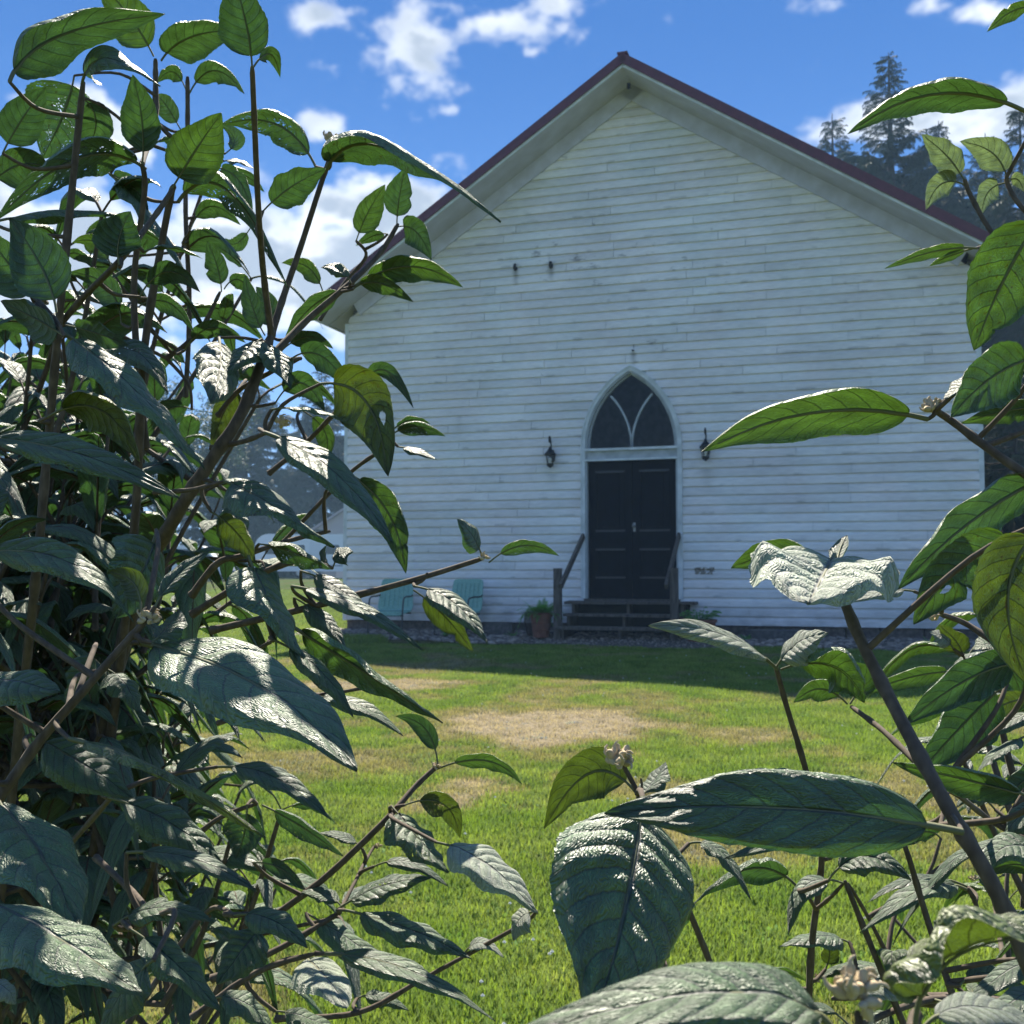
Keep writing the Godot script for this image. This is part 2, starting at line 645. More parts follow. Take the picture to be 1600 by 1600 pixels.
	while x < HALF - 0.05:
		var wide := minf(rng.randf_range(0.45, 0.95), HALF - x)
		var st := Shape.new()
		var zz := rng.randf_range(-0.03, 0.0)
		st.box(Vector3(x + 0.008, -0.15, -0.3), Vector3(x + wide - 0.008, SILL - 0.012, -0.01 + zz))
		put("stone", st.mesh(M.stone[rng.randi() % 4]), o)
		x += wide
	make_doorway(o)


func board(x0: float, x1: float, y: float, profile: Array, m: Material) -> ArrayMesh:
	var s := Shape.new()
	var steps := maxi(1, int((x1 - x0) / 0.8))
	var tilt := rng.randf_range(-0.003, 0.003)
	var proud := rng.randf_range(0.0, 0.004)
	var rows := []
	for p in profile:
		var row := []
		var yy: float = y + p[0]
		var limit: float = (PEAK + 0.1 - yy) / SLOPE
		for k in steps + 1:
			var x := lerpf(x0 + 0.003, x1 - 0.003, float(k) / steps)
			if yy > 5.2:
				x = clampf(x, -limit, limit)
			var wave: float = 0.006 * noise_b.get_noise_2d(x * 0.7, y * 3.0) + tilt * (float(k) / steps - 0.5)
			row.append(Vector3(x, yy + wave, p[1] + proud))
		rows.append(row)
	for i in profile.size() - 1:
		for k in steps:
			var a: Vector3 = rows[i][k]
			var b: Vector3 = rows[i + 1][k]
			var d: Vector3 = rows[i + 1][k + 1]
			var e: Vector3 = rows[i][k + 1]
			s.tri(a, b, d, where(a), where(b), where(d))
			s.tri(a, d, e, where(a), where(d), where(e))
	for k in [0, steps]:
		for i in range(1, profile.size() - 1):
			var a: Vector3 = rows[0][k]
			s.tri(a, rows[i][k], rows[i + 1][k], where(a), where(a), where(a))
	return s.mesh(m)


func where(p: Vector3) -> Vector2:
	return Vector2((p.x + 5.0) / 10.0, 1.0 - p.y / 10.0)


func arch_band(inner: float, outer: float, base: float, z0: float, z1: float) -> Shape:   # a frame that follows the pointed arch
	var s := Shape.new()
	for side in [-1.0, 1.0]:
		var a := PackedVector2Array()
		var b := PackedVector2Array()
		a.append(Vector2(-0.05 + side * (ARCH + inner), base))
		b.append(Vector2(-0.05 + side * (ARCH + outer), base))
		var radius := 1.351
		var cx := radius - ARCH
		for k in 13:
			var fi := acos(cx / (radius + inner)) * k / 12.0
			var fo := acos(cx / (radius + outer)) * k / 12.0
			a.append(Vector2(-0.05 + side * (cos(fi) * (radius + inner) - cx), SPRING + sin(fi) * (radius + inner)))
			b.append(Vector2(-0.05 + side * (cos(fo) * (radius + outer) - cx), SPRING + sin(fo) * (radius + outer)))
		for i in a.size() - 1:
			s.slab(PackedVector2Array([a[i], b[i], b[i + 1], a[i + 1]]), z0, z1)
	return s


func arc_bar(from: Vector2, radius: float, sign_: float, y1: float, wide: float, z0: float, z1: float, s: Shape) -> void:
	var last := from
	for k in range(1, 11):
		var y := lerpf(from.y, y1, k / 10.0)
		var x := from.x + sign_ * (radius - sqrt(radius * radius - (y - from.y) * (y - from.y)))
		var p := Vector2(x, y)
		var d := (p - last).normalized().orthogonal() * wide / 2
		s.slab(PackedVector2Array([last - d, p - d, p + d, last + d]), z0, z1)
		last = p


func make_doorway(o: Node3D) -> void:
	put("arch_casing", arch_band(-0.002, 0.050, 0.62, -0.01, 0.052).mesh(M.trim), o)
	put("arch_molding", arch_band(0.050, 0.068, 0.62, -0.01, 0.066).mesh(M.trim), o)
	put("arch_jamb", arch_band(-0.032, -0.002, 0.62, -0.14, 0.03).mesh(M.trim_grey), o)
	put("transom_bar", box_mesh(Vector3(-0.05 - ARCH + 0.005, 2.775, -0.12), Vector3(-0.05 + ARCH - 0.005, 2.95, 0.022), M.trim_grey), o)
	var lip := Shape.new()
	lip.box(Vector3(-0.05 - ARCH - 0.02, 2.925, 0.0225), Vector3(-0.05 + ARCH + 0.02, 2.965, 0.062))
	lip.box(Vector3(-0.05 - ARCH - 0.02, 2.765, 0.0225), Vector3(-0.05 + ARCH + 0.02, 2.797, 0.058))
	put("transom_molding", lip.mesh(M.trim), o)
	# the pointed window: three panes between two curved bars
	var w := Node3D.new()
	w.name = "arched_window"
	o.add_child(w)
	var bars := Shape.new()
	var y_hit := 3.80
	for side in [-1.0, 1.0]:
		arc_bar(Vector2(-0.05, 2.965), 1.22, side, y_hit, 0.034, -0.075, -0.035, bars)
	put("tracery", bars.mesh(M.trim_grey), w)
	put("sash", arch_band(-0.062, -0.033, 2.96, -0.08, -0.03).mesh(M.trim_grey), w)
	for k in 3:
		var outline := PackedVector2Array()
		for i in 11:
			var y := lerpf(2.96, y_hit, i / 10.0)
			var q := 1.22 - sqrt(1.22 * 1.22 - (y - 2.965) * (y - 2.965))
			if k == 0:
				outline.append(Vector2(-0.05 - q, y))
			elif k == 1:
				outline.append(Vector2(-0.05 + q, y))
			else:
				outline.append(Vector2(-0.05 + q, y))
		if k < 2:
			var side := -1.0 if k == 0 else 1.0
			for i in range(10, -1, -1):
				var y := lerpf(2.96, y_hit, i / 10.0)
				var edge := -0.05 + side * arch_half(y, -0.045)
				if absf(edge - outline[mini(i, 10)].x) > 0.01:
					outline.append(Vector2(edge, y))
		else:
			for i in range(0, 9):
				var y := lerpf(y_hit, 4.085, i / 8.0)
				outline.append(Vector2(-0.05 + maxf(arch_half(y, -0.045), 0.005), y))
			for i in range(8, -1, -1):
				var y := lerpf(y_hit, 4.085, i / 8.0)
				outline.append(Vector2(-0.05 - maxf(arch_half(y, -0.045), 0.006), y))
			for i in range(9, 0, -1):
				var y := lerpf(2.96, y_hit, i / 10.0)
				var q := 1.22 - sqrt(1.22 * 1.22 - (y - 2.965) * (y - 2.965))
				outline.append(Vector2(-0.05 - q, y))
		var pane := Shape.new()
		for t in [Geometry2D.triangulate_polygon(outline)]:
			for i in range(0, t.size(), 3):
				pane.tri(Vector3(outline[t[i]].x, outline[t[i]].y, -0.056), Vector3(outline[t[i + 1]].x, outline[t[i + 1]].y, -0.056), Vector3(outline[t[i + 2]].x, outline[t[i + 2]].y, -0.056))
		put("pane", pane.mesh(M.glass), w)
	# the pair of doors
	for side in [-1.0, 1.0]:
		var x0 := -0.05 if side > 0 else -0.05 - ARCH + 0.034
		var x1 := -0.05 + ARCH - 0.034 if side > 0 else -0.05
		x0 += 0.004 if side > 0 else 0.0
		x1 -= 0.004 if side < 0 else 0.0
		var d := Node3D.new()
		d.name = numbered(o, "door")
		o.add_child(d, true)
		var f := Shape.new()
		var z0 := -0.10
		var z1 := -0.05
		for c in [[0.62, 0.93], [1.40, 1.66], [2.62, 2.765]]:
			f.box(Vector3(x0 + 0.13, c[0], z0), Vector3(x1 - 0.13, c[1], z1 - 0.001))
		f.box(Vector3(x0, 0.62, z0), Vector3(x0 + 0.13, 2.765, z1))
		f.box(Vector3(x1 - 0.13, 0.62, z0), Vector3(x1, 2.765, z1))
		put("door_frame", f.mesh(M.door), d)
		for c in [[0.93, 1.40], [1.66, 2.62]]:
			var p := Shape.new()
			p.box(Vector3(x0 + 0.131, c[0] + 0.001, z0 + 0.008), Vector3(x1 - 0.131, c[1] - 0.001, z1 - 0.022))
			p.box(Vector3(x0 + 0.20, c[0] + 0.07, z1 - 0.03), Vector3(x1 - 0.20, c[1] - 0.07, z1 - 0.01))
			put("door_panel", p.mesh(M.door), d)
			var m := Shape.new()
			for e in [c[0], c[1] - 0.032]:
				m.box(Vector3(x0 + 0.11, e, z1 - 0.021), Vector3(x1 - 0.11, e + 0.032, z1 + 0.012))
			put("door_molding", m.mesh(M.door_edge), d)
			var upright := Shape.new()
			for e in [x0 + 0.11, x1 - 0.142]:
				upright.box(Vector3(e, c[0] + 0.033, z1 - 0.021), Vector3(e + 0.032, c[1] - 0.033, z1 + 0.010))
			put("door_molding", upright.mesh(M.door), d)
		if side > 0:
			var k := Shape.new()
			k.box(Vector3(x0 + 0.012, 1.66, z1 + 0.002), Vector3(x0 + 0.05, 1.80, z1 + 0.008))
			k.tube(PackedVector3Array([Vector3(x0 + 0.03, 1.745, z1), Vector3(x0 + 0.03, 1.745, z1 + 0.05), Vector3(x0 + 0.03, 1.745, z1 + 0.075)]), PackedFloat32Array([0.012, 0.03, 0.02]), 10)
			put("door_handle", k.mesh(M.brass), d)
	put("threshold", box_mesh(Vector3(-0.05 - ARCH - 0.02, 0.57, -0.14), Vector3(-0.05 + ARCH + 0.02, 0.617, 0.06), M.old_wood), o)


func make_porch() -> void:
	var o := thing("porch_steps", "weathered wooden steps with slanted handrails below the dark double door", "steps", front)
	var rise := [[0.545, 0.03, 0.36, -0.98, 1.02], [0.365, 0.36, 0.66, -0.92, 0.92], [0.185, 0.66, 0.98, -0.96, 0.96]]
	for r in rise:
		for k in 2:
			var s := Shape.new()
			var z0: float = lerpf(r[1], r[2], k * 0.5) + 0.004
			var z1: float = lerpf(r[1], r[2], k * 0.5 + 0.5) - 0.004 + (0.02 if k else 0.0)
			s.box(Vector3(r[3] - 0.05, r[0], z0), Vector3(r[4] - 0.05, r[0] + 0.038 + rng.randf() * 0.006, z1), Transform3D(Basis(Vector3(0, 0, 1), rng.randf_range(-0.006, 0.006)), Vector3.ZERO))
			put("tread_plank", s.mesh(M.old_wood), o)
	for x in [-0.86, 0.0, 0.82]:
		var s := Shape.new()
		var out := PackedVector2Array([Vector2(0.05, 0.54), Vector2(0.3, 0.54), Vector2(0.3, 0.36), Vector2(0.6, 0.36), Vector2(0.6, 0.18), Vector2(0.9, 0.18), Vector2(0.9, 0.03), Vector2(0.05, 0.03)])
		s.slab(out, -0.02, 0.02, Transform3D(Basis(Vector3(0, 0, 1), Vector3(0, 1, 0), Vector3(-1, 0, 0)), Vector3(x - 0.05, 0, 0)))
		put("stringer", s.mesh(M.old_wood), o)
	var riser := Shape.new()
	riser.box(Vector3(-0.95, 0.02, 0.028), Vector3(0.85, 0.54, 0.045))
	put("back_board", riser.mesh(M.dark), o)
	for side in [-1.0, 1.0]:
		var x := -1.0 if side < 0 else 0.75
		put("post", box_mesh(Vector3(x - 0.055, -0.05, 0.80), Vector3(x + 0.055, 1.09, 0.90), M.old_wood), o)
		var rail := Shape.new()
		if side < 0:
			rail.bar(Vector3(-0.915, 0.82, 0.99), Vector3(-0.80, 1.60, 0.07), 0.04, 0.09)
		else:
			rail.bar(Vector3(0.655, 0.82, 0.99), Vector3(0.70, 1.60, 0.07), 0.04, 0.09)
		put("handrail", rail.mesh(M.old_wood), o)


# ---------------------------------------------------------------- ground

func height(x: float, z: float) -> float:
	return 0.03 * noise_b.get_noise_2d(x * 0.35, z * 0.35) + 0.55 * smoothstep(24.0, 70.0, -z) * smoothstep(8.0, -4.0, x)


# 0 lush, 1 straw: the bare patches and the general mottling of the lawn
func dryness(x: float, z: float) -> float:
	var w := x + 0.35 * noise_b.get_noise_2d(x * 1.3, z * 1.3)
	var v := z + 0.5 * noise_b.get_noise_2d(x * 1.1 + 40.0, z * 1.1)
	var d := 0.0
	for p in [[0.2, -7.45, 0.95, 1.0, 1.0], [-1.35, -9.9, 0.95, 0.75, 0.95], [-0.25, -4.95, 0.32, 0.3, 0.8], [1.75, -6.3, 0.25, 0.25, 0.45], [2.2, -3.9, 0.9, 0.9, 0.42], [-0.9, -12.0, 1.0, 0.7, 0.6], [-0.6, -5.9, 0.8, 0.5, 0.35], [1.6, -8.6, 1.0, 0.25, 0.35], [0.6, -4.1, 0.7, 0.4, 0.2]]:
		d = maxf(d, p[4] * smoothstep(1.45, 0.4, Vector2((w - p[0]) / p[2], (v - p[1]) / p[3]).length()))
	d = maxf(d, 0.6 * smoothstep(-0.05, 0.45, noise_a.get_noise_2d(x * 0.55, z * 0.55)))
	return clampf(d + 0.3 * noise_a.get_noise_2d(x * 5.0, z * 5.0), 0.0, 1.0)


func grass_color(x: float, z: float, d := -1.0) -> Color:
	if d < 0.0:
		d = dryness(x, z)
	var lush := Color(0.145, 0.235, 0.034).lerp(Color(0.225, 0.30, 0.06), clampf(0.5 + noise_b.get_noise_2d(x * 1.7, z * 1.7 + 8.0), 0.0, 1.0))
	var c := lush.lerp(Color(0.26, 0.245, 0.10), smoothstep(0.1, 0.5, d))
	return c.lerp(Color(0.42, 0.35, 0.24), smoothstep(0.5, 0.9, d))


func make_lawn() -> void:
	make_clover()
	var s := Shape.new()
	var xs := []
	var zs := []
	var x := -14.0
	xs.append(-600.0); xs.append(-120.0); xs.append(-40.0)
	while x <= 14.01:
		xs.append(x)
		x += 0.2
	xs.append(40.0); xs.append(120.0); xs.append(600.0)
	zs.append(400.0); zs.append(60.0); zs.append(15.0)
	var z := 3.0
	while z >= -24.01:
		zs.append(z)
		z -= 0.2
	zs.append_array([-26.0, -30.0, -36.0, -44.0, -52.0, -60.0, -70.0, -90.0, -140.0, -300.0, -900.0])
	var points := []
	var colors := []
	for b in zs:
		var row := []
		var tint := []
		for a in xs:
			row.append(Vector3(a, height(a, b), b))
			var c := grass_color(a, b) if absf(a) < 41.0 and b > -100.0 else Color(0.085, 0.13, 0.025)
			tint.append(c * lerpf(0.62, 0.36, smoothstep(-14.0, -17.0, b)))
		points.append(row)
		colors.append(tint)
	for j in zs.size() - 1:
		for i in xs.size() - 1:
			for t in [[0, 0, 1, 0, 1, 1], [0, 0, 1, 1, 0, 1]]:
				for k in 3:
					var jj: int = j + t[k * 2]
					var ii: int = i + t[k * 2 + 1]
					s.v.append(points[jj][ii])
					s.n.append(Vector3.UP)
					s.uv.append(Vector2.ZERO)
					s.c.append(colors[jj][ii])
	var m := mat(Color.WHITE, 0.95)
	m.metallic_specular = 0.1
	m.vertex_color_use_as_albedo = true
	m.albedo_texture = noise_texture(512, 0.05, 50, Color(0.62, 0.62, 0.6), Color(1, 1, 1), 5)
	m.uv1_triplanar = true
	m.uv1_world_triplanar = true
	m.uv1_scale = Vector3(0.8, 0.8, 0.8)
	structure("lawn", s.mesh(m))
	# the blades
	for kind in 3:
		var tuft := Shape.new()
		for b in 12:
			var a := rng.randf() * TAU
			var base := Vector3(rng.randf_range(-0.05, 0.05), 0, rng.randf_range(-0.05, 0.05))
			var tall: float = rng.randf_range(0.016, 0.040) * [1.0, 0.62, 0.55][kind]
			var lean := Vector3(cos(a), 0, sin(a)) * tall * rng.randf_range(0.15, 0.75)
			var wide := Vector3(-sin(a), 0, cos(a)) * rng.randf_range(0.0016, 0.0028) * (1.0 if kind < 2 else 3.2)
			var mid := base + Vector3.UP * tall * 0.6 + lean * 0.35
			tuft.color = Color.WHITE * rng.randf_range(0.75, 1.15)
			tuft.quad(base - wide, mid - wide * 0.8, mid + wide * 0.8, base + wide)
			tuft.tri(mid - wide * 0.8, base + Vector3.UP * tall + lean, mid + wide * 0.8)
		for i in tuft.n.size():
			tuft.n[i] = (tuft.n[i] * 0.8 + Vector3(0, 0.45, 0)).normalized()
		var mm := MultiMesh.new()
		mm.transform_format = MultiMesh.TRANSFORM_3D
		mm.use_colors = true
		mm.mesh = tuft.mesh(M.grass)
		var spots := []
		var tries := 90000 if kind < 2 else 26000
		for k in tries:
			var dz := -lerpf(1.6, 15.5, pow(rng.randf(), 0.9))
			var dx := rng.randf_range(-1, 1) * (0.56 * -dz + 0.6)
			if kind == 1 and rng.randf() < 0.35:
				continue
			if kind == 2 and noise_a.get_noise_2d(dx * 1.9 + 70.0, dz * 1.9) < 0.12:
				continue
			var d := dryness(dx, dz)
			if rng.randf() < d * d * 0.6 - (0.2 if kind == 1 else 0.0):
				continue
			if in_gravel(dx, dz) and rng.randf() > 0.004:
				continue
			spots.append([dx, dz, d])
		if kind == 0:      # the far lawn that shows past the left corner
			for k in 24000:
				var dz := -lerpf(15.5, 45.0, pow(rng.randf(), 1.3))
				spots.append([rng.randf_range(0.43, 0.12) * dz, dz, 0.25 * rng.randf()])
		mm.instance_count = spots.size()
		for k in spots.size():
			var p: Array = spots[k]
			var c := grass_color(p[0], p[1], p[2]) * rng.randf_range(0.65, 1.3)
			if kind == 2:
				c = Color(c.r * 0.7, c.g * 0.88, c.b * 1.3)
			var size := rng.randf_range(0.7, 1.25) * (1.0 if p[1] > -15.5 else 2.2) * lerpf(1.0, 0.7, p[2])
			mm.set_instance_transform(k, Transform3D(Basis(Vector3.UP, rng.randf() * TAU).scaled(Vector3.ONE * size), Vector3(p[0], height(p[0], p[1]) - 0.004, p[1])))
			mm.set_instance_color(k, Color(c.r, c.g, c.b, 1.0))
		var o := MultiMeshInstance3D.new()
		o.name = ["grass", "short_grass", "clover_leaves"][kind]
		o.multimesh = mm
		add_child(o)
		tag(o, ["mown green grass of the lawn in front of the church", "short undergrowth of blades between the taller grass of the lawn", "darker broad-leaved clover and weeds in clumps on the lawn"][kind], "grass" if kind < 2 else "clover", "", "stuff")


func make_clover() -> void:
	var s := Shape.new()
	for k in 420:
		var z := -lerpf(2.4, 14.0, rng.randf())
		var x := rng.randf_range(-1, 1) * (0.5 * -z + 0.5)
		if noise_b.get_noise_2d(x * 0.9 + 20.0, z * 0.9) < 0.0 or in_gravel(x, z):
			continue
		var p := Vector3(x, height(x, z) + rng.randf_range(0.035, 0.06), z)
		for i in 5:
			var a := TAU * i / 5.0
			var r := 0.006
			s.tri(p + Vector3(0, r, 0), p + Vector3(cos(a) * r, 0, sin(a) * r), p + Vector3(cos(a + 1.3) * r, 0, sin(a + 1.3) * r))
			s.tri(p + Vector3(0, -r * 0.8, 0), p + Vector3(cos(a) * r, 0, sin(a) * r), p + Vector3(cos(a + 1.3) * r, 0, sin(a + 1.3) * r))
	var o := put("clover_flowers", s.mesh(mat(Color(0.55, 0.55, 0.5), 0.9)), self)
	tag(o, "small white clover heads scattered over the lawn", "clover", "", "stuff")


func bed_edge(lx: float) -> float:      # how far the stones reach out from the wall
	return 1.35 + 0.18 * sin(lx * 0.9 + 1.0) + 0.12 * sin(lx * 2.3) + (0.1 if absf(lx) < 1.4 else 0.0)


func in_gravel(x: float, z: float) -> bool:
	var p := front.affine_inverse() * Vector3(x, 0, z)
	return absf(p.x) < 5.3 and p.z > -0.2 and p.z < bed_edge(p.x)


func make_gravel() -> void:
	var s := Shape.new()
	var last := []
	for i in 54:
		var lx := -5.3 + 10.6 * i / 53.0
		var edge := bed_edge(lx)
		var row := []
		for k in 5:
			var lz := lerpf(-0.05, edge, k / 4.0)
			var p := front * Vector3(lx, 0, lz)
			row.append(Vector3(p.x, height(p.x, p.z) + lerpf(0.07, 0.006, pow(k / 4.0, 1.5)), p.z))
		if last:
			for k in 4:
				s.quad(last[k], row[k], row[k + 1], last[k + 1])
		last = row
	var m := mat(Color(0.11, 0.092, 0.078), 0.95)
	m.albedo_texture = noise_texture(512, 0.12, 60, Color(0.45, 0.43, 0.42), Color(1, 1, 1), 3, FastNoiseLite.TYPE_CELLULAR)
	m.uv1_triplanar = true
	m.uv1_world_triplanar = true
	m.uv1_scale = Vector3(1.3, 1.3, 1.3)
	structure("gravel_path", s.mesh(m))
	var pebble := Shape.new()
	var ball := SphereMesh.new()
	ball.radius = 0.5
	ball.height = 1.0
	ball.radial_segments = 7
	ball.rings = 4
	var arrays := ball.get_mesh_arrays()
	var verts: PackedVector3Array = arrays[Mesh.ARRAY_VERTEX]
	var idx: PackedInt32Array = arrays[Mesh.ARRAY_INDEX]
	for i in verts.size():
		verts[i] *= 1.0 + 0.35 * noise_b.get_noise_3dv(verts[i] * 2.1)
	for i in range(0, idx.size(), 3):
		pebble.smooth_tri([verts[idx[i]], verts[idx[i + 1]], verts[idx[i + 2]]], [verts[idx[i]].normalized(), verts[idx[i + 1]].normalized(), verts[idx[i + 2]].normalized()])
	var pm := mat(Color.WHITE, 0.85)
	pm.vertex_color_use_as_albedo = true
	var mm := MultiMesh.new()
	mm.transform_format = MultiMesh.TRANSFORM_3D
	mm.use_colors = true
	mm.mesh = pebble.mesh(pm)
	var spots := []
	for k in 7000:
		var lx := rng.randf_range(-5.3, 5.3)
		var lz := rng.randf_range(0.02, 1.0) * (bed_edge(lx) + 0.06)
		var fine := absf(lx + 0.1) < 1.5 and lz > 0.85
		spots.append([lx, lz, rng.randf_range(0.012, 0.03) if fine else rng.randf_range(0.025, 0.09)])
	mm.instance_count = spots.size()
	for k in spots.size():
		var q: Array = spots[k]
		var p := front * Vector3(q[0], 0, q[1])
		var t: float = q[1] / bed_edge(q[0])
		var b := Basis(Vector3(rng.randf() - 0.5, 1, rng.randf() - 0.5).normalized(), rng.randf() * TAU).scaled(Vector3(1.2, 0.7, 1.0) * q[2])
		mm.set_instance_transform(k, Transform3D(b, Vector3(p.x, height(p.x, p.z) + lerpf(0.07, 0.006, pow(t, 1.5)) + q[2] * 0.12, p.z)))
		var v := pow(rng.randf(), 1.6)
		mm.set_instance_color(k, Color(0.065, 0.052, 0.043).lerp(Color(0.33, 0.27, 0.22), v))
	var o := MultiMeshInstance3D.new()
	o.name = "gravel"
	o.multimesh = mm
	add_child(o)
	tag(o, "bed of grey and tan river stones along the foot of the church wall", "gravel", "", "stuff")


# ---------------------------------------------------------------- leatherleaf shrubs

var shrub: Node3D           # the shrub that leaves and stems are now added to
var leaf_mats := []         # [kind][tint]
var wood := []              # points along the stems of this shrub
var loose: Shape = null     # when set, leaves are gathered here instead of becoming parts
var loose_rib: Shape = null


# how far the blade bulges between its veins: s along the leaf, t across from -1 to 1
func vein_phase(s: float, t: float) -> float:
	var a := absf(t)
	return (s - 0.13 * a - 0.09 * a * a) * 8.5 + (0.5 if t > 0.0 else 0.0)


func leaf_picture(kind: int) -> Array:
	var w := 320
	var h := 640
	var cells := FastNoiseLite.new()
	cells.noise_type = FastNoiseLite.TYPE_CELLULAR
	cells.cellular_return_type = FastNoiseLite.RETURN_DISTANCE2_SUB
	cells.frequency = 1.0
	cells.fractal_type = FastNoiseLite.FRACTAL_NONE
	cells.seed = 5
	var color := Image.create(w, h, false, Image.FORMAT_RGBA8)
	var relief := Image.create(w, h, false, Image.FORMAT_RF)
	for j in h:
		var s := (j + 0.5) / h
		for i in w:
			var t := 2.0 * (i + 0.5) / w - 1.0
			var p := vein_phase(s, t) + 0.06 * noise_b.get_noise_2d(s * 9.0, t * 4.0)
			var f := p - floorf(p)
			var d := minf(f, 1.0 - f)                 # 0 on a side vein
			var mid := absf(t) / maxf(0.02, 0.055 * (1.0 - 0.6 * s))
			var strip := floorf(p)
			var warp := noise_b.get_noise_2d(p * 1.3 + 7.0, t * 3.0)
			var rung := absf(t) * 15.0 + warp * 2.2 + fposmod(strip * 0.37, 1.0) + (f - 0.5) * 0.9
			rung -= floorf(rung)
			var ladder := pow(sin(PI * rung), 0.7)
			var small := absf(t) * 31.0 - (f - 0.5) * 3.0 + warp * 5.0
			small -= floorf(small)
			var net := cells.get_noise_2d(p * 3.0 + 31.0 * signf(t), t * 22.0 + s * 4.0) + 1.0
			var bulge := 1.0 - pow(1.0 - minf(1.0, 2.0 * d), 2.2)
			var height := 0.50 * bulge + 0.30 * ladder * (0.35 + 0.65 * bulge) + 0.08 * sin(PI * small) + 0.12 * smoothstep(0.0, 0.5, net)
			height *= smoothstep(0.35, 1.6, mid) * 0.9 + 0.1
			relief.set_pixel(i, j, Color(clampf(height, 0.0, 1.0), 0, 0))
			var tone := 0.82 + 0.2 * noise_a.get_noise_2d(s * 4.0 + kind * 9.0, t * 1.6) + 0.10 * noise_a.get_noise_2d(s * 40.0, t * 16.0 + kind)
			var vein := smoothstep(0.07, 0.02, d) * smoothstep(1.05, 0.75, absf(t)) * 0.38
			vein = maxf(vein, smoothstep(1.25, 0.7, mid) * 0.5)
			vein = maxf(vein, (1.0 - ladder) * 0.16 * smoothstep(0.05, 0.2, d))
			tone *= 1.0 - vein
			var c := Color(tone, tone, tone * 0.95)
			if kind >= 1:     # yellowed flecks and brown spots
				var spot := noise_a.get_noise_2d(s * 11.0 + kind * 20.0, t * 5.0)
				c = c.lerp(Color(1.0, 0.86, 0.4) * tone, smoothstep(0.32, 0.5, spot) * 0.75)
				c = c.lerp(Color(0.42, 0.24, 0.10), smoothstep(0.52, 0.62, spot) * 0.8)
			var alpha := 1.0
			if kind == 2:     # eaten through between the veins
				var bite := noise_b.get_noise_2d(s * 26.0 + 3.0, t * 10.5) + 0.5 * noise_b.get_noise_2d(s * 3.4 + 5.0, t * 1.2)
				if bite > 0.66 and mid > 1.4 and absf(t) < 0.93:
					alpha = 0.0
				elif bite > 0.6 and mid > 1.4:
					c = c.lerp(Color(0.35, 0.22, 0.10), 0.6)
			elif kind == 3 and Vector2((s - 0.62) / 0.05, (t + 0.28) / 0.13).length() + 0.4 * noise_b.get_noise_2d(s * 20.0, t * 9.0) < 1.0:
				alpha = 0.0
			c.a = alpha
			color.set_pixel(i, j, c)
	return [ImageTexture.create_from_image(color), ImageTexture.create_from_image(relief)]


func make_leaf_materials() -> void:
	var relief: Texture2D
	for kind in 4:
		var pair := leaf_picture(kind)
		if kind == 0:
			relief = pair[1]
		var row := []
		for tint in 5:
			var base: Color = [Color(0.092, 0.190, 0.064), Color(0.076, 0.165, 0.062), Color(0.118, 0.220, 0.046), Color(0.34, 0.42, 0.28), Color(0.150, 0.205, 0.030)][tint]
			var m := mat(base, [0.52, 0.50, 0.52, 0.62, 0.52][tint])
			m.albedo_texture = pair[0]
			m.texture_repeat = false
			m.metallic_specular = 0.92
			if kind >= 2:
				m.transparency = BaseMaterial3D.TRANSPARENCY_ALPHA_SCISSOR
				m.alpha_scissor_threshold = 0.5
			m.heightmap_enabled = true
			m.heightmap_texture = relief
			m.heightmap_scale = 0.27
			m.backlight_enabled = true
			m.backlight = Color(0.62, 0.68, 0.52)
			m.rim_enabled = true
			m.rim = 1.0 if tint == 3 else 0.22
			m.rim_tint = 0.1
			row.append(m)
		leaf_mats.append(row)
	M.stem = mat(Color(0.13, 0.098, 0.066), 0.9)
	M.stem.albedo_texture = noise_texture(128, 0.06, 70, Color(0.55, 0.52, 0.5), Color(1, 1, 1), 4)
	M.stem.uv1_triplanar = true
	M.stem.uv1_scale = Vector3(20, 8, 20)
	M.stem.rim_enabled = true
	M.stem.rim = 0.15
	M.rib = mat(Color(0.095, 0.10, 0.045), 0.75)
	M.bud = mat(Color(0.40, 0.32, 0.20), 0.95)
	M.bud.rim_enabled = true
	M.bud.rim = 0.15


func outline(q: float) -> float:
	return pow(maxf(sin(PI * pow(q, 0.68)), 0.0), 0.80) * (1.0 - 0.15 * pow(q, 5.0))


# A leaf whose midrib runs from its stem by a middle point to its tip. face is the turn of the upper side: 0 towards the viewer,
# 90 upwards (edge on), 180 away, so that the underside shows. wide is the width to be seen, in pixels of the photograph.
func leaf(bx: float, by: float, mx: float, my: float, tx: float, ty: float, d0: float, d1: float, wide: float, face: float, kind := 0, fold := 0.2, twist := 0.0, fine := false, tint := -1) -> void:
	var a := at(bx, by, d0)
	var b := at(mx, my, (d0 + d1) * 0.5)
	var c := at(tx, ty, d1)
	var turn := deg_to_rad(face)
	if face < 70.0:
		wide *= 0.84
	join(a, a.direction_to(b), 0.0011)
	var w := wide / FOCAL * (d0 + d1) * 0.25 / maxf(absf(cos(turn)), 0.34)
	leaf_at(a, b, c, w, turn, kind, fold, deg_to_rad(twist), fine, tint)


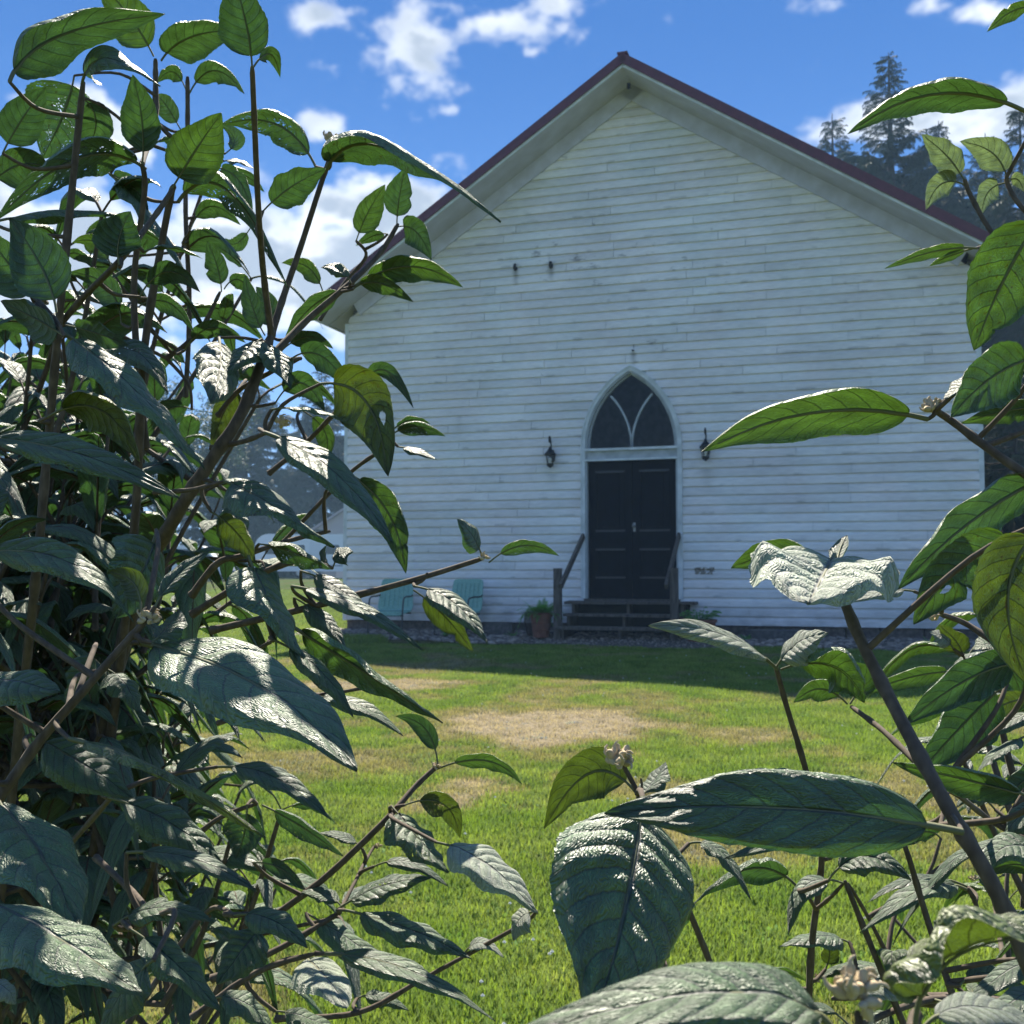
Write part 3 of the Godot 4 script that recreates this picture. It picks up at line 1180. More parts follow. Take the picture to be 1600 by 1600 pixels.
func leaf_at(a: Vector3, b: Vector3, c: Vector3, w: float, turn: float, kind: int, fold: float, twist: float, fine: bool, tint: int, eye := Vector3(0, EYE, 0)) -> void:
	var bend := 2.0 * b - (a + c) * 0.5
	var long := a.distance_to(b) + b.distance_to(c)
	var nu := 54 if fine else (16 if loose == null else 10)
	var nv := 22 if fine else (8 if loose == null else 6)
	if tint < 0:
		tint = [0, 0, 1, 1, 2][rng.randi() % 5]
	var petiole := clampf(0.012 / long, 0.05, 0.16)
	var phase := rng.randf() * TAU
	var waves := rng.randf_range(7.0, 13.0)
	var wavy := rng.randf_range(0.05, 0.16)
	var curl := rng.randf_range(0.10, 0.38)
	var tilt := rng.randf_range(-0.08, 0.08)
	var lump := rng.randf() * 40.0
	var bite := rng.randf_range(0.35, 0.9)          # a ragged notch in one margin of some leaves
	var bitten := rng.randf_range(0.12, 0.4) if rng.randf() < (0.22 if fine else 0.45) and not (fine and w > 0.03) else 0.0
	var bite_side := 1.0 if rng.randf() < 0.5 else -1.0
	var grid := []
	var ribs := PackedVector3Array()
	var ns := PackedVector3Array()
	var side_sign := 0.0
	for i in nu + 1:
		var q := float(i) / nu
		var u := petiole + (1.0 - petiole) * q
		var p := a.lerp(bend, u).lerp(bend.lerp(c, u), u)
		var t := (bend - a).lerp(c - bend, u).normalized()
		var v := (p - eye).normalized()
		var s := t.cross(v).normalized()
		if side_sign == 0.0:
			side_sign = 1.0 if s.dot(Vector3(0.3, 1, 0)) >= 0.0 else -1.0
		s *= side_sign
		var back := -(v - t * v.dot(t)).normalized()
		var r := turn + twist * (q - 0.4) + tilt
		var n := back * cos(r) + s * sin(r)
		var l := n.cross(t)
		var half := w * outline(q)
		var row := []
		for k in nv + 1:
			var x := sin((float(k) / nv - 0.5) * PI)
			var e := absf(x)
			var roll := pow(smoothstep(0.80, 1.0, e), 1.4)
			var rise := half * (fold * (e - 0.25 * e * e) - curl * e * e * e) * (1.0 - 0.3 * q)
			rise += w * wavy * sin(waves * q * 1.6 + phase + (1.3 if x > 0.0 else 0.0)) * e * e * outline(q)
			rise += w * 0.05 * noise_b.get_noise_3d(q * 3.0 + lump, x * 1.6, 0.0)
			if fine:
				var f := vein_phase(q, x)
				f -= floorf(f)
				rise += w * 0.038 * (1.0 - pow(1.0 - minf(1.0, 2.0 * minf(f, 1.0 - f)), 2.0)) * smoothstep(0.0, 0.12, e) * (1.0 - 0.6 * e)
			rise -= half * 0.20 * roll
			var spread := half * x * (1.0 - 0.10 * curl * e - 0.03 * roll)
			if bitten > 0.0 and x * bite_side > 0.0:
				spread *= 1.0 - bitten * exp(-pow((q - bite) / 0.045, 2.0)) * (1.0 + 0.4 * sin(q * 140.0))
			if k == 0 or k == nv:
				spread *= 1.0 + 0.018 * sin(q * (95.0 if fine else 40.0) + phase) + 0.03 * noise_b.get_noise_2d(q * 9.0 + lump, x)
			row.append(p + l * spread + n * rise)
		grid.append(row)
		ribs.append(p - n * 0.0006)
		ns.append(n)
	var shape := Shape.new() if loose == null else loose
	var normals := []
	for i in nu + 1:
		var row := []
		for k in nv + 1:
			var du: Vector3 = grid[mini(i + 1, nu)][k] - grid[maxi(i - 1, 0)][k]
			var dv: Vector3 = grid[i][mini(k + 1, nv)] - grid[i][maxi(k - 1, 0)]
			var n := dv.cross(du)
			if n.length_squared() < 1e-16:
				n = ns[i]
			n = n.normalized()
			row.append(n if n.dot(ns[i]) > 0.0 else -n)
		normals.append(row)
	# one vertex a grid point, two triangles a cell, wound so that the upper side is the front
	for i in nu:
		for k in nv:
			for tri in [[0, 0, 1, 0, 1, 1], [0, 0, 1, 1, 0, 1]]:
				var g := []
				for m in 3:
					g.append([i + tri[m * 2], k + tri[m * 2 + 1]])
				var p0: Vector3 = grid[g[0][0]][g[0][1]]
				var p1: Vector3 = grid[g[1][0]][g[1][1]]
				var p2: Vector3 = grid[g[2][0]][g[2][1]]
				if (p2 - p0).cross(p1 - p0).dot(ns[i]) < 0.0:
					g = [g[0], g[2], g[1]]
				for m in 3:
					var gi: int = g[m][0]
					var gk: int = g[m][1]
					shape.v.append(grid[gi][gk])
					shape.n.append(normals[gi][gk])
					shape.uv.append(Vector2(0.5 + 0.5 * sin((float(gk) / nv - 0.5) * PI), float(gi) / nu))
					shape.c.append(Color.WHITE)
	var rib := Shape.new() if loose_rib == null else loose_rib
	var line := PackedVector3Array()
	var radii := PackedFloat32Array()
	var thick := clampf(long * 0.011, 0.0007, 0.0019)
	for i in 5:
		var u := petiole * i / 4.0
		line.append(a.lerp(bend, u).lerp(bend.lerp(c, u), u))
		radii.append(thick)
	for i in range(2, nu, maxi(1, nu / 8)):
		line.append(ribs[i])
		radii.append(thick * lerpf(0.85, 0.2, float(i) / nu))
	rib.tube(line, radii, 5)
	if loose:
		return
	var mesh := shape.mesh(leaf_mats[kind][tint])
	rib.mesh(M.rib, mesh)
	put("leaf", mesh, shrub)


# a twig from a point back to the nearest stem, where the two do not already touch
func join(a: Vector3, ahead: Vector3, r: float) -> void:
	var best := Vector3.ZERO
	var least := 0.15
	for p in wood:
		# a little further down the stem, so that the twig leaves it at an angle
		var d := a.distance_to(p) + 0.35 * maxf(0.0, p.y - a.y)
		if d < least:
			least = d
			best = p
	if least > 0.149 or a.distance_to(best) < 0.006:
		return
	var s := Shape.new()
	var d := a.distance_to(best)
	var line := curve([best, best.lerp(a, 0.5) - ahead * d * 0.16, a], 5)
	var radii := PackedFloat32Array()
	for i in line.size():
		radii.append(lerpf(r * 1.7, r, float(i) / line.size()))
	s.tube(line, radii, 6, 0.04)
	put("twig", s.mesh(M.stem), shrub)


func curve(points: Array, per := 6) -> PackedVector3Array:      # a smooth line through points
	var out := PackedVector3Array()
	for i in points.size() - 1:
		var p0: Vector3 = points[maxi(i - 1, 0)]
		var p1: Vector3 = points[i]
		var p2: Vector3 = points[i + 1]
		var p3: Vector3 = points[mini(i + 2, points.size() - 1)]
		for k in per:
			out.append(p1.cubic_interpolate(p2, p0, p3, float(k) / per))
	out.append(points[-1])
	return out


# a stem through points of the photograph, each x, y and distance, with its width there in pixels at both ends
func stem(data: Array, w0: float, w1: float) -> void:
	var pts := []
	for i in range(0, data.size(), 3):
		pts.append(at(data[i], data[i + 1], data[i + 2]))
	var line := curve(pts)
	var r := PackedFloat32Array()
	for i in line.size():
		var f := float(i) / (line.size() - 1)
		var d := lerpf(data[2], data[-1], f)
		var node := 1.0 + 0.22 * pow(maxf(0.0, cos(f * TAU * roundf(data.size() / 3.0))), 24.0)
		var tip := 1.0 if i < line.size() - 1 else 0.55
		r.append(lerpf(w0, w1, f) * 0.5 / FOCAL * d * node * tip)
	var s := Shape.new()
	s.tube(line, r, 8, 0.03)
	put("stem", s.mesh(M.stem), shrub)
	for i in line.size():
		wood.append(line[i])
		if i:
			wood.append(line[i].lerp(line[i - 1], 0.5))


# a knot of closed flower buds with curled bracts
func buds(px: float, py: float, depth: float, size: float, n := 16) -> void:
	var s := Shape.new()
	var c := at(px, py, depth)
	var r := size / FOCAL * depth
	for k in n * 2:
		var d := Vector3(rng.randf_range(-1, 1), rng.randf_range(-0.35, 1), rng.randf_range(-1, 1)).normalized()
		var p := c + d * r * rng.randf_range(0.25, 0.78)
		var bulb := r * rng.randf_range(0.16, 0.27)
		var out := (d * 0.8 + Vector3(rng.randf_range(-0.6, 0.6), rng.randf_range(0.1, 0.8), rng.randf_range(-0.6, 0.6))).normalized()
		s.tube(PackedVector3Array([p - out * bulb * 1.2, p - out * bulb * 0.6, p, p + out * bulb * 0.7, p + out * bulb * 1.1]), PackedFloat32Array([bulb * 0.45, bulb * 0.85, bulb, bulb * 0.8, bulb * 0.3]), 7, 0.06)
		if k % 3 == 0:
			var q := p + out * bulb
			var sway := d.cross(Vector3(0.3, 0.2, 1)).normalized() * bulb
			s.tube(PackedVector3Array([p, q + d * bulb * 0.5, q + d * bulb * 1.0 + sway * 0.5, q + d * bulb * 1.2 + sway * 1.3]), PackedFloat32Array([bulb * 0.5, bulb * 0.42, bulb * 0.34, bulb * 0.2]), 6)
	put("flower_bud", s.mesh(M.bud), shrub)


# leaves in facing pairs up a twig, in the open volume of the shrub
func spray(base: Vector3, dir: Vector3, long: float, pairs: int) -> void:
	var pts := [base, base + dir * long * 0.5 + Vector3(rng.randf() - 0.5, rng.randf() - 0.5, rng.randf() - 0.5) * long * 0.12, base + dir * long + Vector3(0, 0.04, 0) * long]
	var line := curve(pts, 5)
	var r := PackedFloat32Array()
	for i in line.size():
		r.append(lerpf(0.0034, 0.0016, float(i) / line.size()))
	if loose_rib:
		loose_rib.tube(line, r, 5)
	else:
		join(base, dir, 0.0026)
		var s := Shape.new()
		s.tube(line, r, 6, 0.03)
		put("stem", s.mesh(M.stem), shrub)
	var spin := rng.randf() * TAU
	for k in pairs:
		var f := lerpf(0.25, 1.0, float(k + 1) / pairs)
		var p := line[clampi(int(f * (line.size() - 1)), 0, line.size() - 1)]
		for e in 2:
			var ang := spin + k * PI * 0.5 + e * PI
			var side := dir.cross(Vector3(0.2, 0.9, 0.4)).normalized()
			var off := (side * cos(ang) + dir.cross(side) * sin(ang))
			var d := (off + dir * rng.randf_range(0.25, 0.7) + Vector3(0, -0.15, 0)).normalized()
			var size := rng.randf_range(0.06, 0.125) * (1.3 if loose else 1.0) * lerpf(1.0, 0.75, f)
			var m := p + d * size * 0.52 + Vector3(0, 0.10, 0) * size
			var tip := p + d * size + Vector3(0, -rng.randf_range(0.1, 0.55), 0) * size
			# the upper side looks at the sky: worked out as a turn against straight-down sight
			leaf_at(p, m, tip, size * rng.randf_range(0.11, 0.15), rng.randf_range(-0.35, 0.35), [0, 0, 0, 1, 2][rng.randi() % 5], rng.randf_range(0.05, 0.3), rng.randf_range(-0.5, 0.5), false, -1, p + Vector3(rng.randf_range(-2, 2), 6, rng.randf_range(-3, 1)))


# ---------------------------------------------------------------- things by the wall

func local(x: float, y: float, z: float, turn := 0.0) -> Transform3D:
	return front * Transform3D(Basis(Vector3.UP, deg_to_rad(turn)), Vector3(x, y, z))


func make_lamp(label: String, at_: Transform3D) -> void:
	var o := thing("wall_lantern", label, "lantern", at_, "lanterns beside the church door")
	var plate := Shape.new()
	plate.slab(PackedVector2Array([Vector2(-0.045, -0.09), Vector2(0.045, -0.09), Vector2(0.055, 0.0), Vector2(0.03, 0.1), Vector2(-0.03, 0.1), Vector2(-0.055, 0.0)]), 0.026, 0.05)
	put("back_plate", plate.mesh(M.iron), o)
	var arm := Shape.new()
	var pts := curve([Vector3(0, 0.0, 0.05), Vector3(0, 0.1, 0.07), Vector3(0, 0.25, 0.11), Vector3(0, 0.30, 0.16), Vector3(0, 0.26, 0.205), Vector3(0, 0.21, 0.18), Vector3(0, 0.225, 0.155)], 5)
	var r := PackedFloat32Array()
	r.resize(pts.size())
	r.fill(0.012)
	arm.tube(pts, r, 6)
	arm.tube(PackedVector3Array([Vector3(0, 0.12, 0.075), Vector3(0, 0.11, 0.13)]), PackedFloat32Array([0.011, 0.011]), 6)
	put("scroll_arm", arm.mesh(M.iron), o)
	var cap := Shape.new()
	cap.lathe(PackedVector2Array([Vector2(0.0, 0.145), Vector2(0.018, 0.14), Vector2(0.03, 0.10), Vector2(0.075, 0.045), Vector2(0.095, 0.02), Vector2(0.09, 0.0), Vector2(0.0, 0.0)]), Vector3(0, 0, 0.14), 12)
	put("cap", cap.mesh(M.iron), o)
	var glass := Shape.new()
	glass.lathe(PackedVector2Array([Vector2(0.07, -0.002), Vector2(0.072, -0.05), Vector2(0.06, -0.11), Vector2(0.045, -0.128)]), Vector3(0, 0, 0.14), 12)
	put("glass", glass.mesh(M.glass), o)
	var bulb := Shape.new()
	bulb.lathe(PackedVector2Array([Vector2(0.0, -0.03), Vector2(0.02, -0.04), Vector2(0.028, -0.065), Vector2(0.015, -0.1), Vector2(0.012, -0.128)]), Vector3(0, 0, 0.14), 10)
	put("bulb", bulb.mesh(mat(Color(0.7, 0.7, 0.66), 0.2)), o)
	var base := Shape.new()
	base.lathe(PackedVector2Array([Vector2(0.05, -0.126), Vector2(0.06, -0.135), Vector2(0.055, -0.16), Vector2(0.025, -0.185), Vector2(0.0, -0.2)]), Vector3(0, 0, 0.14), 12)
	for k in 4:
		var a := TAU * k / 4.0 + 0.4
		base.tube(PackedVector3Array([Vector3(cos(a) * 0.083, 0.0, 0.14 + sin(a) * 0.083), Vector3(cos(a) * 0.055, -0.13, 0.14 + sin(a) * 0.055)]), PackedFloat32Array([0.005, 0.005]), 4)
	put("cage", base.mesh(M.iron), o)


func make_chair(label: String, at_: Transform3D) -> void:
	var o := thing("lawn_chair", label, "chair", at_, "metal lawn chairs against the church wall")
	var back := Shape.new()
	var outline_ := PackedVector2Array()
	for c in [[0.21, 0.43, 0.0], [-0.21, 0.43, 90.0], [-0.24, 0.03, 180.0], [0.24, 0.03, 270.0]]:
		for k in 4:
			var a := deg_to_rad(c[2] + k * 30.0)
			outline_.append(Vector2(c[0] + cos(a) * 0.06, c[1] + sin(a) * 0.06))
	var lean := Transform3D(Basis(Vector3(1, 0, 0), deg_to_rad(-14)), Vector3(0, 0.40, -0.16))
	back.slab(outline_, -0.006, 0.006, lean)
	for k in 6:
		var x := -0.2 + 0.08 * k
		back.tube(PackedVector3Array([lean * Vector3(x, 0.04, 0.006), lean * Vector3(x * 0.95, 0.42, 0.006)]), PackedFloat32Array([0.016, 0.014]), 6)
	put("backrest", back.mesh(M.chair_green), o)
	var seat := Shape.new()
	var flat := Transform3D(Basis(Vector3(1, 0, 0), deg_to_rad(-97)), Vector3(0, 0.39, -0.14))
	seat.slab(outline_, -0.006, 0.006, Transform3D(flat.basis.scaled(Vector3(1, 1, -1)), Vector3(0, 0.37, -0.13)))
	seat.box(Vector3(-0.25, 0.30, 0.27), Vector3(0.25, 0.36, 0.285))
	put("seat", seat.mesh(M.chair_green), o)
	for side in [-1.0, 1.0]:
		var leg := Shape.new()
		var x: float = 0.285 * side
		var pts := curve([Vector3(x, 0.012, -0.3), Vector3(x, 0.012, 0.22), Vector3(x, 0.10, 0.30), Vector3(x, 0.5, 0.25), Vector3(x, 0.59, 0.16), Vector3(x, 0.60, -0.12), Vector3(x * 0.95, 0.62, -0.22)], 4)
		var r := PackedFloat32Array()
		r.resize(pts.size())
		r.fill(0.013)
		leg.tube(pts, r, 6)
		put("leg", leg.mesh(M.chair_frame), o)
	var rung := Shape.new()
	for q in [Vector2(0.30, 0.24), Vector2(0.014, -0.28), Vector2(0.33, -0.12)]:
		rung.tube(PackedVector3Array([Vector3(-0.285, q.x, q.y), Vector3(0.285, q.x, q.y)]), PackedFloat32Array([0.011, 0.011]), 6)
	put("crossbar", rung.mesh(M.chair_frame), o)


func frond(s: Shape, base: Vector3, dir: Vector3, long: float, drop: float, wide: float, leaflets: int) -> void:
	var side := dir.cross(Vector3.UP).normalized()
	var last := base
	for k in range(1, leaflets + 1):
		var f := float(k) / leaflets
		var p := base + dir * long * f + Vector3(0, -drop * f * f, 0)
		s.quad(last - side * 0.0015, p - side * 0.0015, p + side * 0.0015, last + side * 0.0015)
		for e in [-1.0, 1.0]:
			var tip: Vector3 = p + side * e * wide * sin(PI * (0.12 + 0.86 * f)) + dir * wide * 0.35 + Vector3(0, -0.01, 0)
			var half := (p - last) * 0.42
			s.quad(p - half, tip - half * 0.3, tip + half * 0.3, p + half)
		last = p


func make_plants() -> void:
	var g := mat(Color(0.055, 0.12, 0.022), 0.6)
	g.backlight_enabled = true
	g.backlight = Color(0.4, 0.7, 0.2)
	var g2 := mat(Color(0.05, 0.10, 0.035), 0.6)
	g2.backlight_enabled = true
	g2.backlight = Color(0.4, 0.7, 0.3)
	var o := thing("potted_fern", "bushy fern in a terracotta pot left of the wooden steps", "potted plant", local(-1.27, 0.055, 0.82))
	var pot := Shape.new()
	pot.lathe(PackedVector2Array([Vector2(0.0, 0.0), Vector2(0.12, 0.0), Vector2(0.155, 0.30), Vector2(0.175, 0.30), Vector2(0.178, 0.37), Vector2(0.155, 0.37), Vector2(0.15, 0.33), Vector2(0.0, 0.33)]), Vector3.ZERO, 18)
	put("pot", pot.mesh(M.terracotta), o)
	for band in [0.1, 0.2]:
		var b := Shape.new()
		b.lathe(PackedVector2Array([Vector2(0.118 + band * 0.117, band - 0.008), Vector2(0.130 + band * 0.117, band), Vector2(0.121 + band * 0.117, band + 0.008)]), Vector3.ZERO, 18)
		put("band", b.mesh(M.terracotta), o)
	var leaves := Shape.new()
	for k in 84:
		var a := rng.randf() * TAU
		var up := rng.randf_range(0.5, 1.7)
		frond(leaves, Vector3(cos(a) * 0.05, 0.33, sin(a) * 0.05), Vector3(cos(a), up, sin(a)).normalized(), rng.randf_range(0.28, 0.44), rng.randf_range(0.08, 0.28), 0.055, 10)
	put("fronds", leaves.mesh(g), o)
	var d := thing("flower_pot", "dark glazed pot with trailing stems behind the terracotta fern pot", "flower pot", local(-1.47, 0.06, 0.56))
	var dark := Shape.new()
	dark.lathe(PackedVector2Array([Vector2(0.0, 0.0), Vector2(0.10, 0.0), Vector2(0.15, 0.2), Vector2(0.14, 0.34), Vector2(0.16, 0.36), Vector2(0.13, 0.36), Vector2(0.12, 0.3), Vector2(0.0, 0.3)]), Vector3.ZERO, 16)
	put("pot", dark.mesh(mat(Color(0.03, 0.02, 0.024), 0.35)), d)
	var trail := Shape.new()
	for k in 16:
		var a := rng.randf() * TAU
		frond(trail, Vector3(cos(a) * 0.06, 0.33, sin(a) * 0.06), Vector3(cos(a), 0.7, sin(a)).normalized(), rng.randf_range(0.2, 0.34), rng.randf_range(0.2, 0.42), 0.035, 8)
	put("foliage", trail.mesh(g2), d)
	var b := thing("planter", "low brown planter with broad-leaved plants right of the steps", "planter", local(1.12, 0.05, 0.92))
	var tub := Shape.new()
	tub.lathe(PackedVector2Array([Vector2(0.0, 0.0), Vector2(0.17, 0.0), Vector2(0.23, 0.26), Vector2(0.25, 0.27), Vector2(0.25, 0.31), Vector2(0.22, 0.31), Vector2(0.21, 0.27), Vector2(0.0, 0.27)]), Vector3.ZERO, 18)
	put("pot", tub.mesh(M.terracotta), b)
	var broad := Shape.new()
	for k in 60:
		var a := rng.randf() * TAU
		var p := Vector3(cos(a), 0, sin(a)) * rng.randf_range(0.02, 0.2) + Vector3(0, 0.27, 0)
		var dir := Vector3(cos(a), rng.randf_range(0.6, 2.4), sin(a)).normalized()
		var q := p + dir * rng.randf_range(0.06, 0.22)
		var out := (Vector3(cos(a + 0.6), 0.2, sin(a + 0.6))).normalized() * rng.randf_range(0.06, 0.11)
		var side := out.cross(Vector3.UP).normalized() * out.length() * 0.42
		broad.bar(p, q, 0.005, 0.005, Vector3(0.3, 0.2, 0.9))
		broad.quad(q, q + out * 0.5 + side + Vector3(0, 0.015, 0), q + out - Vector3(0, 0.02, 0), q + out * 0.5)
		broad.quad(q, q + out * 0.5, q + out - Vector3(0, 0.02, 0), q + out * 0.5 - side + Vector3(0, 0.015, 0))
	put("foliage", broad.mesh(g2), b)
	# small weeds in the stones
	for k in 5:
		var w := thing("weed", ["low weed in the stones in front of the right green chair", "small weed in the stones below the left green chair", "weed between the grey block and the fern pot", "weed in the stones right of the planter", "weed at the foot of the wall near the right corner"][k], "weed", local([-2.75, -3.6, -1.75, 1.75, 4.2][k], 0.05, [0.95, 0.9, 0.7, 0.75, 0.6][k]), "weeds in the stone bed")
		var s := Shape.new()
		for i in 14:
			var a := rng.randf() * TAU
			frond(s, Vector3.ZERO, Vector3(cos(a), rng.randf_range(0.5, 1.5), sin(a)).normalized(), rng.randf_range(0.08, 0.2), 0.05, 0.03, 5)
		put("leaves", s.mesh(g2), w)


func make_small_things() -> void:
	make_lamp("black wall lantern left of the arched doorway, its glass catching light", local(-1.32, 2.87, 0.0))
	make_lamp("black wall lantern right of the arched doorway, half behind a green leaf", local(1.12, 2.90, 0.0))
	make_chair("green metal lawn chair nearest the left corner of the church", local(-3.82, 0.045, 0.62, 4))
	make_chair("green metal lawn chair between the other chair and the fern pot", local(-2.66, 0.045, 0.60, -9))
	make_plants()
	# two old iron brackets and a nail on the gable
	for k in 3:
		var o := thing("iron_bracket" if k < 2 else "iron_spike", ["small rusty bracket on the gable, the left one of two above stained boards", "small rusty bracket on the gable, the one nearer the middle", "short iron spike in the wall above the tip of the arch"][k], "bracket", local([-1.93, -1.33, 0.0][k], [5.97, 5.955, 4.47][k], 0.02), "iron bits on the gable wall")
		var s := Shape.new()
		if k < 2:
			s.tube(PackedVector3Array([Vector3(0, 0.05, 0.0), Vector3(0, 0.03, 0.05), Vector3(0, -0.03, 0.07), Vector3(0, -0.06, 0.02)]), PackedFloat32Array([0.016, 0.024, 0.022, 0.012]), 6)
			s.box(Vector3(-0.03, -0.05, -0.004), Vector3(0.03, 0.06, 0.012))
		else:
			s.bar(Vector3(0, 0, -0.01), Vector3(0.0, 0.01, 0.06), 0.03, 0.014)
			s.bar(Vector3(0.005, 0.02, 0.005), Vector3(0.005, 0.14, 0.006), 0.008, 0.008, Vector3(1, 0, 0))
		put("iron", s.mesh(M.iron), o)
	var block := thing("concrete_block", "dark hollow concrete block on the stones below the right green chair", "concrete block", local(-2.02, 0.05, 0.5, 6))
	var s := Shape.new()
	s.box(Vector3(-0.2, 0, -0.1), Vector3(0.2, 0.19, -0.07))
	s.box(Vector3(-0.2, 0, 0.07), Vector3(0.2, 0.19, 0.1))
	for x in [-0.2, -0.015, 0.17]:
		s.box(Vector3(x, 0.002, -0.069), Vector3(x + 0.03, 0.188, 0.069))
	put("block", s.mesh(M.stone[1]), block)
	var slab := thing("flat_stone", "flat grey stone lying by the wall right of the planter", "stone", local(2.2, 0.03, 0.45, 10))
	var rock := Shape.new()
	var ring := PackedVector2Array()
	for k in 14:
		var a := TAU * k / 14.0
		ring.append(Vector2(cos(a) * 0.5 * rng.randf_range(0.85, 1.1), sin(a) * 0.22 * rng.randf_range(0.85, 1.1)))
	rock.slab(ring, 0.0, 0.17, Transform3D(Basis(Vector3(1, 0, 0), Vector3(0, 0, -1), Vector3(0, 1, 0)), Vector3.ZERO))
	put("stone", rock.mesh(M.stone[1]), slab)


# ---------------------------------------------------------------- behind

func needle_spray() -> Shape:
	var s := Shape.new()
	s.color = Color(0.9, 0.9, 0.9)
	s.quad(Vector3(0, 0, -0.012), Vector3(1, -0.16, -0.004), Vector3(1, -0.16, 0.004), Vector3(0, 0, 0.012))
	for k in 11:
		var f := (k + 0.6) / 11.0
		for e in [-1.0, 1.0]:
			var p := Vector3(f, -0.16 * f * f, 0)
			var tip := p + Vector3(0.10 + 0.12 * rng.randf(), -0.12 - 0.30 * rng.randf(), e * 0.30 * (1.05 - f))
			var w := Vector3(0.030, 0, 0.0)
			s.color = Color.WHITE * rng.randf_range(0.7, 1.15)
			s.quad(p - w, tip - w * 0.5, tip + w * 0.5, p + w)
			var up := Vector3(0, 0.035, 0)
			s.quad(p - up, tip - up * 0.4, tip + up * 0.3, p + up)
	return s


var spray_mesh: ArrayMesh


func conifer(label: String, px: float, top: float, depth: float, spread: float, droop: float, low := 0.06, dense := 1.0, tint := Color(0.020, 0.042, 0.020)) -> void:
	if spray_mesh == null:
		spray_mesh = needle_spray().mesh(M.needles)
	var foot := at(px, 892, depth)
	foot.y = height(foot.x, foot.z)
	var tall := at(px, top, depth).y - foot.y
	var o := thing("conifer_tree", label, "conifer", Transform3D(Basis(), foot), "conifers around the church")
	var s := Shape.new()
	s.tube(PackedVector3Array([Vector3(0, -0.2, 0), Vector3(0.05, tall * 0.4, 0), Vector3(0, tall * 0.8, 0.03), Vector3(0, tall, 0)]), PackedFloat32Array([tall * 0.018, tall * 0.013, tall * 0.006, 0.015]), 8)
	var mm := MultiMesh.new()
	mm.transform_format = MultiMesh.TRANSFORM_3D
	mm.use_colors = true
	mm.mesh = spray_mesh
	var places := []
	var h := tall * low
	while h < tall - 0.15:
		var f := h / tall
		var reach := spread * pow(1.0 - f, 0.92) * rng.randf_range(0.62, 1.12) + 0.12
		var n := 7 if f < 0.85 else 5
		var spin := rng.randf() * TAU
		for k in n:
			if rng.randf() < 0.12 + 0.5 * (1.0 - dense):
				continue
			var a := spin + TAU * k / n + rng.randf_range(-0.3, 0.3)
			var long := reach * rng.randf_range(0.65, 1.1)
			var dir := Vector3(cos(a), 0, sin(a))
			var lift := lerpf(-droop, 0.30, pow(f, 2.0))
			var pts := PackedVector3Array()
			for i in 5:
				var q := i / 4.0
				pts.append(Vector3(0, h, 0) + dir * long * q + Vector3(0, long * (lift * q - droop * 0.5 * q * (1.0 - q) * 2.0 + 0.16 * q * q), 0))
			s.tube(pts, PackedFloat32Array([0.02 + 0.010 * long, 0.016 + 0.007 * long, 0.012 + 0.004 * long, 0.01, 0.005]), 4)
			var count := maxi(4, int(long * 13.0 * dense))
			for i in count:
				var q := lerpf(0.18, 1.0, (i + rng.randf() * 0.6) / count)
				var seg := mini(3, int(q * 4.0))
				var p := pts[seg].lerp(pts[seg + 1], q * 4.0 - seg)
				var turn := a + rng.randf_range(-0.9, 0.9)
				var size := rng.randf_range(0.55, 1.0) * clampf(long * 0.42, 0.45, 1.0)
				var b := Basis(Vector3.UP, -turn) * Basis(Vector3(0, 0, 1), rng.randf_range(-0.5, 0.25)) * Basis(Vector3(1, 0, 0), rng.randf_range(-0.6, 0.6))
				places.append([Transform3D(b.scaled_local(Vector3.ONE * size), p), q])
		h += tall * 0.011 + 0.10
	mm.instance_count = places.size()
	for i in places.size():
		mm.set_instance_transform(i, places[i][0])
		var c := tint * rng.randf_range(0.75, 1.3)
		mm.set_instance_color(i, Color(c.r, c.g, c.b))
	put("trunk", s.mesh(M.bark), o)
	var crown := MultiMeshInstance3D.new()
	crown.name = "crown"
	crown.multimesh = mm
	crown.set_meta("kind", "stuff")
	o.add_child(crown)


